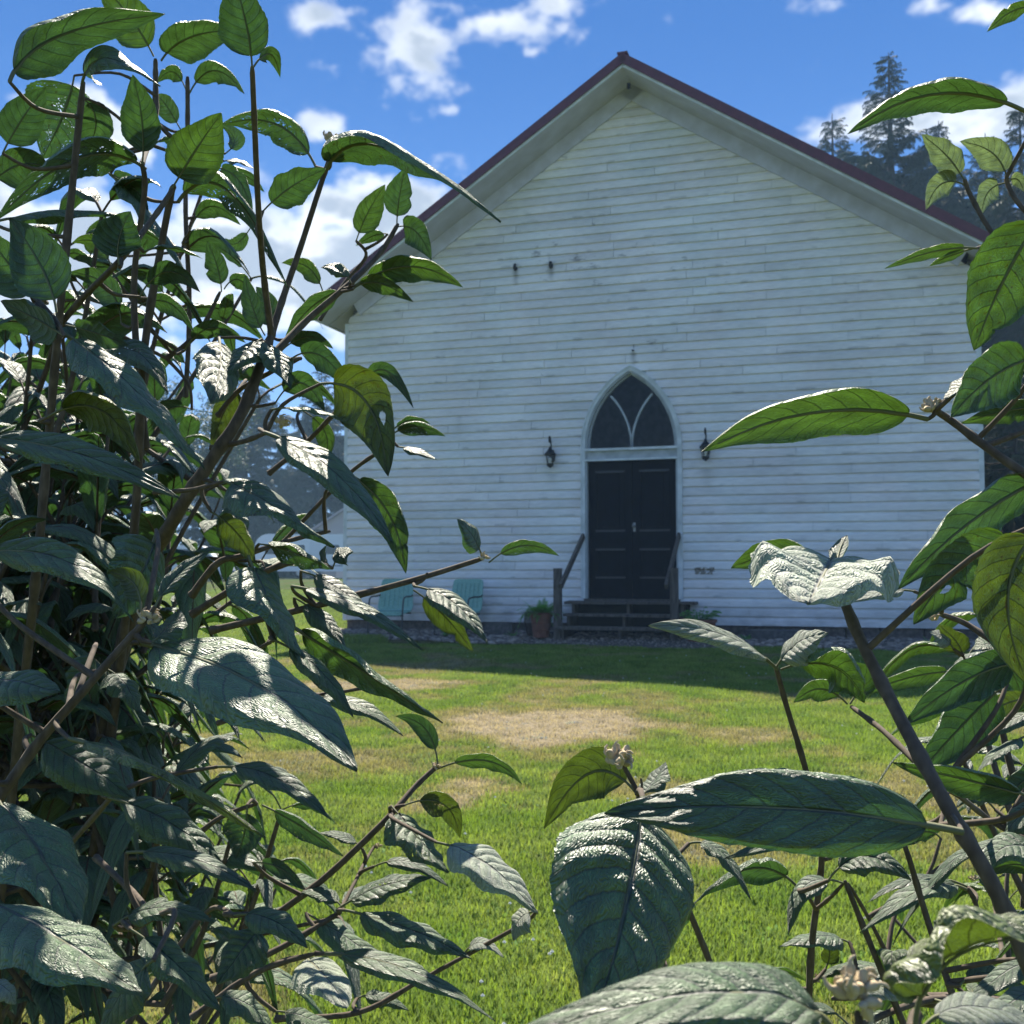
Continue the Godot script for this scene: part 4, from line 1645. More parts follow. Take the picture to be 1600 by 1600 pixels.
func broad_tree(label: String, px: float, top: float, depth: float, spread: float, tint: Color) -> void:
	var foot := at(px, 892, depth)
	foot.y = height(foot.x, foot.z)
	var tall := at(px, top, depth).y - foot.y
	var o := thing("broadleaf_tree", label, "tree", Transform3D(Basis(), foot), "leafy trees beyond the lawn")
	var s := Shape.new()
	s.tube(PackedVector3Array([Vector3(0, -0.2, 0), Vector3(0.1, tall * 0.35, 0), Vector3(0.0, tall * 0.85, 0.1)]), PackedFloat32Array([tall * 0.03, tall * 0.022, tall * 0.006]), 8)
	var clump := Shape.new()
	for k in 26:
		var p := Vector3(rng.randf_range(-1, 1), rng.randf_range(-0.8, 0.8), rng.randf_range(-1, 1)) * 0.5
		var a := Vector3(rng.randf_range(-1, 1), rng.randf_range(-0.6, 0.6), rng.randf_range(-1, 1)).normalized() * 0.15
		var b := a.cross(Vector3(rng.randf_range(-1, 1), 1, rng.randf_range(-1, 1))).normalized() * 0.06
		clump.color = Color.WHITE * rng.randf_range(0.7, 1.2)
		clump.quad(p - a, p + b, p + a, p - b)
	var mm := MultiMesh.new()
	mm.transform_format = MultiMesh.TRANSFORM_3D
	mm.use_colors = true
	mm.mesh = clump.mesh(M.needles)
	var places := []
	for k in 26:
		var a := rng.randf() * TAU
		var h := tall * rng.randf_range(0.35, 0.92)
		var q := 1.0 - pow(absf(h / tall - 0.58) / 0.42, 2.0)
		var tip := Vector3(cos(a), 0, sin(a)) * spread * sqrt(maxf(q, 0.05)) * rng.randf_range(0.5, 1.0) + Vector3(0, h, 0)
		s.tube(PackedVector3Array([Vector3(0, h * 0.62, 0), Vector3(0, h * 0.72, 0).lerp(tip, 0.5), tip]), PackedFloat32Array([tall * 0.008, tall * 0.005, 0.02]), 5)
		for i in 46:
			var p := tip + Vector3(rng.randfn(), rng.randfn() * 0.7, rng.randfn()) * spread * 0.17
			places.append(Transform3D(Basis(Vector3(rng.randf() - 0.5, 1, rng.randf() - 0.5).normalized(), rng.randf() * TAU).scaled(Vector3.ONE * rng.randf_range(0.5, 1.1)), p))
	mm.instance_count = places.size()
	for i in places.size():
		mm.set_instance_transform(i, places[i])
		var c := tint * rng.randf_range(0.7, 1.3)
		mm.set_instance_color(i, Color(c.r, c.g, c.b))
	put("trunk", s.mesh(M.bark), o)
	var crown := MultiMeshInstance3D.new()
	crown.name = "crown"
	crown.multimesh = mm
	crown.set_meta("kind", "stuff")
	o.add_child(crown)


func rounded(x0: float, x1: float, y0: float, y1: float, r: float) -> PackedVector2Array:
	var out := PackedVector2Array()
	for c in [[x1 - r, y1 - r, 0.0], [x0 + r, y1 - r, 90.0], [x0 + r, y0 + r, 180.0], [x1 - r, y0 + r, 270.0]]:
		for k in 7:
			var a := deg_to_rad(c[2] + k * 15.0)
			out.append(Vector2(c[0] + cos(a) * r, c[1] + sin(a) * r))
	return out


func wheel(x: float, z: float, r: float, o: Node3D) -> void:
	var w := Node3D.new()
	w.name = numbered(o, "wheel")
	o.add_child(w, true)
	var turned := Transform3D(Basis(Vector3(1, 0, 0), PI / 2), Vector3(x, r, z))
	var tyre := Shape.new()
	tyre.lathe(PackedVector2Array([Vector2(r * 0.6, -0.1), Vector2(r * 0.95, -0.1), Vector2(r, -0.06), Vector2(r, 0.06), Vector2(r * 0.95, 0.1), Vector2(r * 0.6, 0.1)]), Vector3.ZERO, 18)
	put("tyre", tyre.mesh(mat(Color(0.02, 0.02, 0.02), 0.85)), w, turned)
	var rim := Shape.new()
	rim.lathe(PackedVector2Array([Vector2(r * 0.6, -0.08), Vector2(r * 0.5, 0.06), Vector2(0.0, 0.07)]), Vector3.ZERO, 18)
	put("rim", rim.mesh(mat(Color(0.5, 0.5, 0.5), 0.4, 0.6)), w, turned)


func make_background() -> void:
	conifer("tallest dark conifer behind the right slope of the church roof", 1404, 60, 46, 7.8, 0.34)
	conifer("smaller conifer showing left of the tallest one above the roof", 1312, 160, 54, 7.0, 0.34)
	conifer("conifer just right of the tallest one, half behind leaves", 1482, 172, 50, 7.6, 0.36)
	conifer("conifer with a thin top near the right edge of the view", 1556, 192, 47, 7.4, 0.36)
	conifer("conifer with hanging branches at the right edge beside the church corner", 1612, 150, 38, 5.8, 0.4, 0.06, 0.75)
	conifer("low bushy conifer close behind the right corner of the church", 1590, 560, 27, 3.6, 0.3, 0.02, 0.6)
	conifer("dark conifer behind the trailer left of the church", 500, 570, 84, 8.0, 0.38, 0.05, 0.7)
	conifer("conifer further left behind the big shrub, with ragged branches", 380, 540, 80, 8.5, 0.38, 0.05, 0.6)
	broad_tree("leafy tree far left beyond the white van", 250, 600, 72, 6.0, Color(0.05, 0.085, 0.025))
	broad_tree("leafy tree at the far left edge beyond the lawn", 110, 590, 78, 6.5, Color(0.045, 0.08, 0.028))
	broad_tree("small leafy tree far left behind the stems of the shrub", 20, 640, 70, 5.5, Color(0.05, 0.09, 0.03))
	# round-ended travel trailer
	var white := mat(Color(0.62, 0.66, 0.70), 0.35, 0.2)
	var dark := mat(Color(0.03, 0.035, 0.04), 0.15)
	var foot := at(484, 892, 70)
	foot.y = height(foot.x, foot.z)
	var o := thing("travel_trailer", "white round-ended travel trailer parked left of the church", "trailer", Transform3D(Basis(Vector3.UP, 0.12), foot))
	var s := Shape.new()
	s.slab(rounded(-3.4, 3.0, 0.45, 2.85, 0.85), -1.15, 1.15)
	put("body", s.mesh(white), o)
	for x in [-2.3, -0.7, 1.5]:
		var w := Shape.new()
		w.slab(rounded(x - 0.45, x + 0.45, 1.55, 2.15, 0.12), 1.152, 1.165)
		put("window", w.mesh(dark), o)
	var door := Shape.new()
	door.slab(rounded(0.05, 0.75, 0.6, 2.4, 0.1), 1.152, 1.17)
	put("door", door.mesh(mat(Color(0.56, 0.6, 0.64), 0.4, 0.2)), o)
	var band := Shape.new()
	band.box(Vector3(-3.2, 0.78, 1.15), Vector3(0.0, 0.86, 1.158))
	band.box(Vector3(0.8, 0.78, 1.15), Vector3(2.8, 0.86, 1.158))
	put("stripe", band.mesh(mat(Color(0.2, 0.22, 0.26), 0.5)), o)
	wheel(-0.6, 1.0, 0.36, o)
	wheel(0.3, 1.0, 0.36, o)
	wheel(-0.6, -1.0, 0.36, o)
	wheel(0.3, -1.0, 0.36, o)
	var hitch := Shape.new()
	hitch.bar(Vector3(2.6, 0.5, 0.5), Vector3(4.3, 0.5, 0), 0.1, 0.12)
	hitch.bar(Vector3(2.6, 0.5, -0.5), Vector3(4.3, 0.5, 0), 0.1, 0.12)
	hitch.bar(Vector3(4.2, 0.0, 0), Vector3(4.2, 0.7, 0), 0.07, 0.07, Vector3(1, 0, 0))
	put("hitch", hitch.mesh(M.iron), o)
	# a grey-roofed shed behind it
	foot = at(556, 892, 77)
	foot.y = height(foot.x, foot.z)
	var b := thing("shed", "low building with a grey pitched roof behind the trailer", "building", Transform3D(Basis(Vector3.UP, 0.1), foot))
	var wall := Shape.new()
	wall.slab(PackedVector2Array([Vector2(-3.6, 0), Vector2(3.6, 0), Vector2(3.6, 3.0), Vector2(0, 5.4), Vector2(-3.6, 3.0)]), -6.0, 0.0)
	put("wall", wall.mesh(mat(Color(0.3, 0.31, 0.33), 0.8)), b)
	for side in [-1.0, 1.0]:
		var r := Shape.new()
		r.slab(PackedVector2Array([Vector2(0, 5.42), Vector2(side * 4.1, 2.69), Vector2(side * 4.1, 2.89), Vector2(0, 5.62)]), -6.5, 0.5)
		put("roof", r.mesh(mat(Color(0.22, 0.22, 0.24), 0.7)), b)
	put("door", box_mesh(Vector3(-1.4, 0, 0.002), Vector3(1.4, 2.6, 0.05), mat(Color(0.5, 0.5, 0.5), 0.7)), b)
	# a white van
	for k in 2:
		foot = at([296, 118][k], 892, [60, 66][k])
		foot.y = height(foot.x, foot.z)
		var v := thing("parked_van", ["white van parked far off behind the middle of the left shrub", "white van parked furthest to the left behind the shrub stems"][k], "van", Transform3D(Basis(Vector3.UP, [0.1, -0.15][k]), foot), "white vans parked beyond the lawn")
		var body := Shape.new()
		body.slab(PackedVector2Array([Vector2(-2.4, 0.35), Vector2(2.35, 0.35), Vector2(2.45, 0.6), Vector2(2.4, 1.0), Vector2(1.65, 1.15), Vector2(0.95, 1.85), Vector2(0.7, 1.95), Vector2(-2.2, 1.95), Vector2(-2.4, 1.75)]), -0.95, 0.95)
		put("body", body.mesh(mat(Color(0.72, 0.73, 0.74), 0.3)), v)
		for q in [[-2.1, -1.0], [-0.9, 0.2]]:
			put("window", box_mesh(Vector3(q[0], 1.2, 0.951), Vector3(q[1], 1.75, 0.96), dark), v)
		var side := Shape.new()
		side.slab(PackedVector2Array([Vector2(0.3, 1.2), Vector2(1.5, 1.2), Vector2(0.85, 1.78), Vector2(0.3, 1.78)]), 0.951, 0.96)
		put("window", side.mesh(dark), v)
		put("bumper", box_mesh(Vector3(2.36, 0.36, -0.9), Vector3(2.52, 0.55, 0.9), M.iron), v)
		put("headlight", box_mesh(Vector3(2.36, 0.75, 0.55), Vector3(2.45, 0.92, 0.9), M.glass), v)
		for w in [[-1.5, 0.86], [1.5, 0.86], [-1.5, -0.86], [1.5, -0.86]]:
			wheel(w[0], w[1], 0.34, v)


func left_leaves() -> void:
	# top left, against the sky
	leaf(15, 128, 92, 56, 258, 22, 0.74, 0.80, 72, 140, 0, 0.25, 20, true)
	leaf(128, 132, 165, 92, 250, 136, 0.80, 0.74, 46, 58, 1, 0.1, 50, true, 1)
	leaf(240, 88, 205, 30, 150, -34, 1.02, 1.0, 72, 155, 0, 0.2, 0, true, 2)
	leaf(252, 95, 298, 58, 378, 48, 1.02, 0.98, 64, 152, 0, 0.2, 0, true, 0)
	leaf(394, 108, 385, 40, 362, -45, 0.72, 0.70, 84, 160, 0, 0.2, 0, true, 1)
	leaf(394, 108, 422, 84, 438, 122, 0.72, 0.76, 24, 145)
	leaf(291, 142, 270, 112, 244, 130, 1.15, 1.15, 28, 148, 0, 0.2, 0, false, 0)
	leaf(296, 146, 335, 110, 382, 147, 1.15, 1.12, 36, 148, 0, 0.2, 0, false, 0)
	leaf(222, 258, 222, 190, 207, 116, 0.86, 0.84, 62, 162, 0, 0.15, 0, true, 0)
	leaf(4, 240, 32, 190, 72, 136, 0.78, 0.78, 66, 165, 0, 0.2, 0, false, 1)
	leaf(116, 118, 100, 175, 66, 248, 0.98, 1.0, 118, 160, 2, 0.15, 0, true, 0)
	leaf(124, 150, 150, 190, 128, 246, 0.92, 0.95, 62, 160, 0, 0.15, 0, false, 0)
	leaf(268, 296, 304, 238, 346, 176, 0.82, 0.80, 88, 165, 0, 0.18, 0, true, 2)
	leaf(228, 264, 125, 246, -8, 346, 0.90, 0.82, 58, 138, 2, 0.2, 20, true, 0)
	leaf(-24, 296, 30, 258, 78, 266, 0.95, 0.98, 66, 150, 1, 0.2, 0, false, 0)
	leaf(493, 260, 432, 194, 344, 196, 0.98, 1.0, 46, 140, 2, 0.2, 0, true, 0)
	leaf(284, 206, 262, 168, 245, 148, 1.05, 1.05, 32, 150, 0, 0.2, 0, false, 0)
	leaf(411, 330, 455, 292, 509, 264, 0.84, 0.84, 58, 162, 0, 0.15, 0, true, 0)
	leaf(510, 264, 598, 228, 782, 348, 0.92, 0.80, 46, 118, 1, 0.3, -70, true, 0)
	leaf(556, 378, 574, 334, 602, 288, 1.05, 1.04, 44, 160, 0, 0.15, 0, false, 2)
	leaf(620, 352, 624, 308, 634, 262, 1.02, 1.0, 48, 165, 0, 0.15, 0, false, 0)
	leaf(606, 366, 584, 368, 556, 384, 1.05, 1.08, 20, 140)
	leaf(620, 355, 650, 362, 674, 406, 1.02, 1.0, 44, 150, 0, 0.25, 0, false, 0)
	leaf(556, 446, 640, 416, 723, 449, 0.95, 0.92, 42, 145, 0, 0.2, 0, true, 2)
	leaf(552, 452, 592, 442, 646, 472, 0.95, 0.94, 32, 140, 0, 0.2, 0, false, 2)
	leaf(548, 442, 530, 420, 502, 418, 0.95, 0.95, 24, 60)
	leaf(548, 448, 486, 480, 444, 538, 0.98, 1.0, 36, 150, 0, 0.2, 0, false, 0)
	leaf(414, 524, 396, 484, 383, 430, 0.90, 0.92, 34, 160, 0, 0.2, 0, false, 0)
	leaf(420, 524, 420, 484, 400, 448, 0.92, 0.95, 40, 160, 0, 0.2, 0, false, 0)
	leaf(506, 462, 482, 418, 440, 411, 1.1, 1.12, 28, 145)
	leaf(346, 456, 340, 418, 324, 376, 1.0, 1.0, 38, 162, 0, 0.2, 0, false, 0)
	leaf(350, 452, 376, 438, 404, 480, 1.0, 1.02, 26, 140)
	leaf(186, 414, 186, 374, 204, 330, 0.74, 0.74, 76, 168, 0, 0.1, 0, true, 1)
	leaf(218, 464, 262, 424, 313, 457, 0.80, 0.80, 38, 150, 0, 0.2, 0, false, 1)
	leaf(190, 506, 166, 446, 108, 426, 0.92, 0.94, 44, 145, 0, 0.2, 0, false, 0)
	leaf(96, 404, 122, 396, 152, 422, 1.0, 1.0, 20, 145)
	leaf(88, 488, 66, 420, 14, 340, 0.62, 0.64, 92, 158, 0, 0.15, 0, true, 1)
	leaf(70, 470, 20, 420, -30, 350, 0.70, 0.70, 70, 150, 0, 0.15, 0, false, 0)
	leaf(-14, 348, 90, 332, 192, 336, 0.80, 0.86, 22, 98, 1, 0.2, 0, false, 1)
	leaf(172, 272, 236, 340, 293, 432, 0.96, 0.92, 22, 82, 1, 0.2, 0, false, 1)
	leaf(160, 268, 205, 290, 232, 330, 0.96, 0.94, 32, 148, 0, 0.2, 0, false, 0)
	leaf(176, 426, 152, 380, 112, 380, 0.98, 1.0, 28, 140)
	leaf(138, 412, 150, 370, 166, 338, 1.05, 1.05, 30, 160)
	leaf(297, 360, 330, 322, 376, 352, 1.1, 1.1, 30, 140, 0, 0.2, 0, false, 0)
	leaf(278, 316, 355, 296, 450, 452, 0.90, 0.86, 40, 128, 2, 0.2, -40, true, 0)
	leaf(330, 262, 372, 280, 394, 340, 0.98, 0.96, 30, 148, 0, 0.2, 0, false, 1)
	leaf(352, 240, 366, 218, 345, 196, 1.05, 1.05, 30, 50)
	leaf(350, 252, 372, 252, 398, 264, 1.05, 1.04, 12, 80)
	leaf(225, 394, 268, 386, 316, 404, 0.78, 0.76, 10, 100)
	leaf(216, 480, 262, 472, 303, 518, 0.96, 0.94, 30, 140, 0, 0.2, 0, false, 0)
	leaf(288, 548, 330, 512, 384, 536, 0.96, 0.94, 28, 140, 0, 0.2, 0, false, 0)
	leaf(100, 525, 60, 500, 0, 470, 0.72, 0.76, 50, 135, 0, 0.2, 0, false, 1)
	leaf(102, 508, 150, 520, 202, 540, 0.86, 0.84, 40, 140, 0, 0.2, 0, false, 0)
	leaf(150, 390, 190, 372, 230, 400, 1.15, 1.15, 30, 150)
	leaf(120, 460, 150, 440, 178, 452, 1.2, 1.2, 24, 150)
	leaf(262, 470, 236, 436, 200, 430, 1.2, 1.2, 24, 150)
	leaf(395, 350, 370, 380, 352, 372, 1.2, 1.2, 24, 150)
	# the middle: sunlit tops and lit undersides round the thick slanting stem
	leaf(342, 528, 344, 576, 328, 630, 0.90, 0.78, 86, 30, 0, 0.15, 0, true, 1)
	leaf(408, 530, 385, 548, 350, 588, 0.88, 0.84, 46, 58, 0, 0.15, 0, true, 1)
	leaf(410, 534, 434, 560, 454, 608, 0.88, 0.84, 44, 58, 0, 0.15, 0, true, 1)
	leaf(440, 548, 482, 526, 521, 545, 0.98, 0.96, 28, 150, 0, 0.2, 0, false, 0)
	leaf(98, 520, 205, 606, 320, 734, 0.74, 0.70, 40, 72, 1, 0.35, 30, true, 1)
	leaf(150, 552, 214, 552, 262, 616, 0.86, 0.82, 48, 58, 2, 0.2, 0, true, 1)
	leaf(-34, 684, 118, 708, 282, 780, 0.62, 0.62, 62, 42, 0, 0.3, 0, true, 1)
	leaf(74, 652, 156, 640, 218, 722, 0.78, 0.78, 62, 142, 1, 0.2, 0, true, 4)
	leaf(414, 676, 522, 738, 614, 850, 0.76, 0.70, 60, 48, 0, 0.2, 0, true, 1)
	leaf(542, 738, 606, 800, 634, 896, 0.84, 0.82, 56, 150, 1, 0.2, 0, true, 2)
	leaf(500, 600, 572, 628, 606, 744, 0.80, 0.78, 98, 160, 3, 0.15, 0, true, 4)
	leaf(456, 560, 502, 556, 548, 612, 0.86, 0.84, 42, 150, 0, 0.2, 0, false, 1)
	leaf(430, 630, 470, 598, 508, 644, 0.86, 0.86, 44, 152, 0, 0.2, 0, false, 0)
	leaf(564, 606, 602, 578, 646, 638, 0.84, 0.80, 26, 150, 0, 0.3, 0, false, 0)
	leaf(566, 608, 590, 610, 600, 645, 0.84, 0.84, 26, 150, 0, 0.2, 0, false, 0)
	leaf(610, 676, 640, 656, 672, 662, 0.9, 0.9, 14, 130)
	leaf(608, 682, 650, 666, 696, 682, 0.9, 0.88, 22, 132, 2)
	leaf(622, 698, 650, 704, 682, 718, 0.9, 0.88, 14, 60)
	leaf(424, 640, 490, 640, 552, 666, 0.80, 0.78, 13, 84)
	leaf(350, 752, 420, 786, 522, 856, 0.78, 0.74, 40, 72, 1, 0.2, 60, true, 1)
	leaf(405, 850, 458, 862, 518, 890, 0.86, 0.84, 24, 112, 2, 0.2, 0, false, 0)
	leaf(520, 888, 532, 866, 552, 862, 0.9, 0.9, 30, 60, 0, 0.2, 0, false, 1)
	leaf(516, 886, 506, 868, 510, 852, 0.9, 0.9, 12, 60)
	leaf(456, 916, 560, 948, 660, 1016, 0.80, 0.76, 28, 62, 1, 0.2, 0, true, 1)
	leaf(470, 892, 530, 920, 584, 968, 0.82, 0.80, 36, 42, 0, 0.3, 0, false, 1)
	leaf(460, 934, 506, 968, 541, 1014, 0.84, 0.82, 38, 42, 0, 0.2, 0, false, 1)
	leaf(388, 868, 424, 946, 474, 1030, 0.72, 0.68, 56, 70, 0, 0.2, 30, true, 1)
	leaf(455, 978, 556, 1040, 692, 1130, 0.74, 0.70, 40, 118, 0, 0.2, -30, true, 2)
	leaf(428, 1000, 500, 1048, 552, 1122, 0.70, 0.68, 38, 50, 1, 0.2, 0, true, 0)
	leaf(592, 1072, 566, 1044, 542, 1030, 0.86, 0.86, 24, 50)
	leaf(476, 1090, 558, 1100, 630, 1150, 0.80, 0.78, 26, 60, 0, 0.2, 0, false, 0)
	leaf(648, 916, 712, 944, 762, 1006, 0.82, 0.78, 44, 52, 1, 0.2, 0, true, 1)
	leaf(646, 922, 694, 962, 740, 1020, 0.83, 0.83, 38, 152, 0, 0.2, 0, false, 4)
	leaf(753, 868, 738, 838, 714, 811, 0.84, 0.82, 34, 60, 0, 0.3, 0, false, 0)
	leaf(764, 879, 818, 852, 874, 869, 0.84, 0.84, 24, 145, 2, 0.2, 0, false, 0)
	leaf(358, 770, 372, 820, 392, 862, 0.84, 0.84, 50, 55, 0, 0.2, 0, false, 1)
	leaf(470, 640, 510, 680, 500, 730, 0.98, 0.98, 30, 150, 0, 0.2, 0, false, 2)
	leaf(380, 600, 352, 640, 330, 700, 0.95, 0.95, 44, 150, 1, 0.2, 0, false, 4)
	leaf(300, 640, 262, 640, 225, 680, 1.0, 1.0, 36, 150)
	leaf(330, 800, 368, 830, 400, 880, 0.8, 0.8, 46, 150, 1, 0.2, 0, false, 4)
	# lower left, close to the lens
	leaf(220, 1004, 398, 1068, 558, 1205, 0.60, 0.47, 132, 54, 0, 0.14, 0, true, 0)
	leaf(244, 828, 222, 894, 176, 966, 0.66, 0.62, 116, 46, 0, 0.15, 0, true, 1)
	leaf(-44, 866, 100, 876, 208, 972, 0.60, 0.58, 58, 50, 1, 0.25, 60, true, 0)
	leaf(219, 960, 210, 912, 168, 894, 0.58, 0.60, 42, 160, 0, 0.15, 0, false, 4)
	leaf(242, 948, 276, 900, 330, 860, 0.58, 0.60, 30, 50, 0, 0.4, 0, true, 0)
	leaf(236, 1004, 262, 980, 280, 952, 0.58, 0.60, 46, 52, 0, 0.2, 0, false, 0)
	leaf(-44, 1056, 28, 1066, 94, 1082, 0.58, 0.56, 74, 53, 0, 0.2, 0, true, 0)
	leaf(48, 1148, 124, 1190, 208, 1248, 0.60, 0.60, 90, 38, 0, 0.15, 0, true, 1)
	leaf(108, 1154, 250, 1206, 414, 1310, 0.56, 0.52, 30, 88, 1, 0.25, 30, true, 4)
	leaf(-16, 1240, 60, 1330, 122, 1452, 0.55, 0.46, 150, 46, 0, 0.12, 0, true, 0)
	leaf(-34, 1404, 96, 1468, 222, 1556, 0.46, 0.40, 124, 55, 0, 0.15, 0, true, 0)
	leaf(150, 1008, 132, 1060, 102, 1114, 0.66, 0.64, 46, 53, 0, 0.15, 0, false, 0)
	leaf(168, 1046, 196, 1070, 218, 1114, 0.66, 0.64, 52, 53, 0, 0.15, 0, false, 0)
	leaf(168, 1246, 262, 1284, 348, 1352, 0.66, 0.66, 78, 38, 0, 0.2, 0, true, 1)
	leaf(198, 1332, 302, 1342, 402, 1394, 0.64, 0.60, 38, 54, 0, 0.2, 0, true, 1)
	leaf(178, 1446, 252, 1418, 334, 1442, 0.56, 0.54, 36, 59, 0, 0.2, 0, true, 0)
	leaf(204, 1452, 272, 1504, 346, 1582, 0.54, 0.52, 50, 60, 0, 0.3, 0, true, 0)
	leaf(412, 1442, 380, 1484, 338, 1538, 0.66, 0.64, 82, 38, 0, 0.15, 0, true, 1)
	leaf(366, 1430, 426, 1438, 480, 1482, 0.62, 0.60, 46, 58, 0, 0.2, 0, true, 0)
	leaf(386, 1258, 382, 1300, 368, 1342, 0.80, 0.80, 62, 158, 2, 0.15, 0, true, 1)
	leaf(410, 1258, 470, 1290, 537, 1338, 0.82, 0.80, 28, 132, 2, 0.2, 0, false, 1)
	leaf(566, 1326, 536, 1306, 498, 1302, 0.86, 0.86, 18, 58)
	leaf(340, 1198, 432, 1216, 517, 1282, 0.70, 0.66, 38, 54, 0, 0.2, 0, true, 1)
	leaf(396, 1348, 438, 1356, 477, 1391, 0.80, 0.78, 24, 140, 0, 0.2, 0, false, 1)
	leaf(612, 1260, 648, 1302, 700, 1364, 0.80, 0.76, 64, 55, 2, 0.1, 0, true, 0)
	leaf(632, 1258, 692, 1256, 719, 1310, 0.80, 0.82, 42, 150, 2, 0.15, 0, false, 4)
	leaf(682, 1316, 760, 1350, 840, 1428, 0.72, 0.68, 68, 55, 0, 0.12, 0, true, 3)
	leaf(838, 1424, 812, 1436, 802, 1470, 0.70, 0.70, 38, 59, 0, 0.2, 0, false, 3)
	leaf(584, 1354, 642, 1348, 702, 1387, 0.84, 0.82, 22, 52)
	leaf(528, 1420, 600, 1384, 674, 1372, 0.80, 0.78, 42, 53, 2, 0.15, 0, true, 1)
	leaf(536, 1420, 508, 1396, 470, 1394, 0.80, 0.82, 28, 50)
	leaf(540, 1422, 640, 1452, 737, 1499, 0.78, 0.74, 50, 53, 1, 0.15, 0, true, 0)
	leaf(478, 1426, 548, 1470, 622, 1524, 0.80, 0.78, 42, 58, 0, 0.15, 0, false, 0)
	leaf(474, 1494, 506, 1524, 542, 1576, 0.72, 0.62, 88, 36, 0, 0.1, 0, true, 3)
	leaf(508, 1490, 640, 1516, 774, 1596, 0.68, 0.62, 42, 50, 1, 0.2, 40, true, 0)
	leaf(724, 1492, 752, 1473, 788, 1497, 0.78, 0.76, 20, 60, 0, 0.3, 0, false, 3)
	leaf(558, 1560, 596, 1556, 640, 1580, 0.80, 0.80, 26, 50)
	leaf(430, 1580, 480, 1590, 540, 1620, 0.70, 0.70, 36, 59)
	leaf(330, 1560, 380, 1566, 430, 1610, 0.60, 0.60, 46, 59)
	leaf(682, 1202, 760, 1188, 816, 1226, 0.84, 0.82, 26, 140, 0, 0.2, 0, false, 2)
	leaf(684, 1194, 664, 1138, 618, 1119, 0.84, 0.86, 30, 150, 0, 0.25, 0, false, 0)
	leaf(240, 1500, 200, 1540, 150, 1620, 0.46, 0.46, 70, 53, 0, 0.2, 0, false, 1)
	leaf(-20, 1530, 10, 1545, 24, 1570, 0.40, 0.40, 40, 53, 0, 0.2, 0, false, 3)


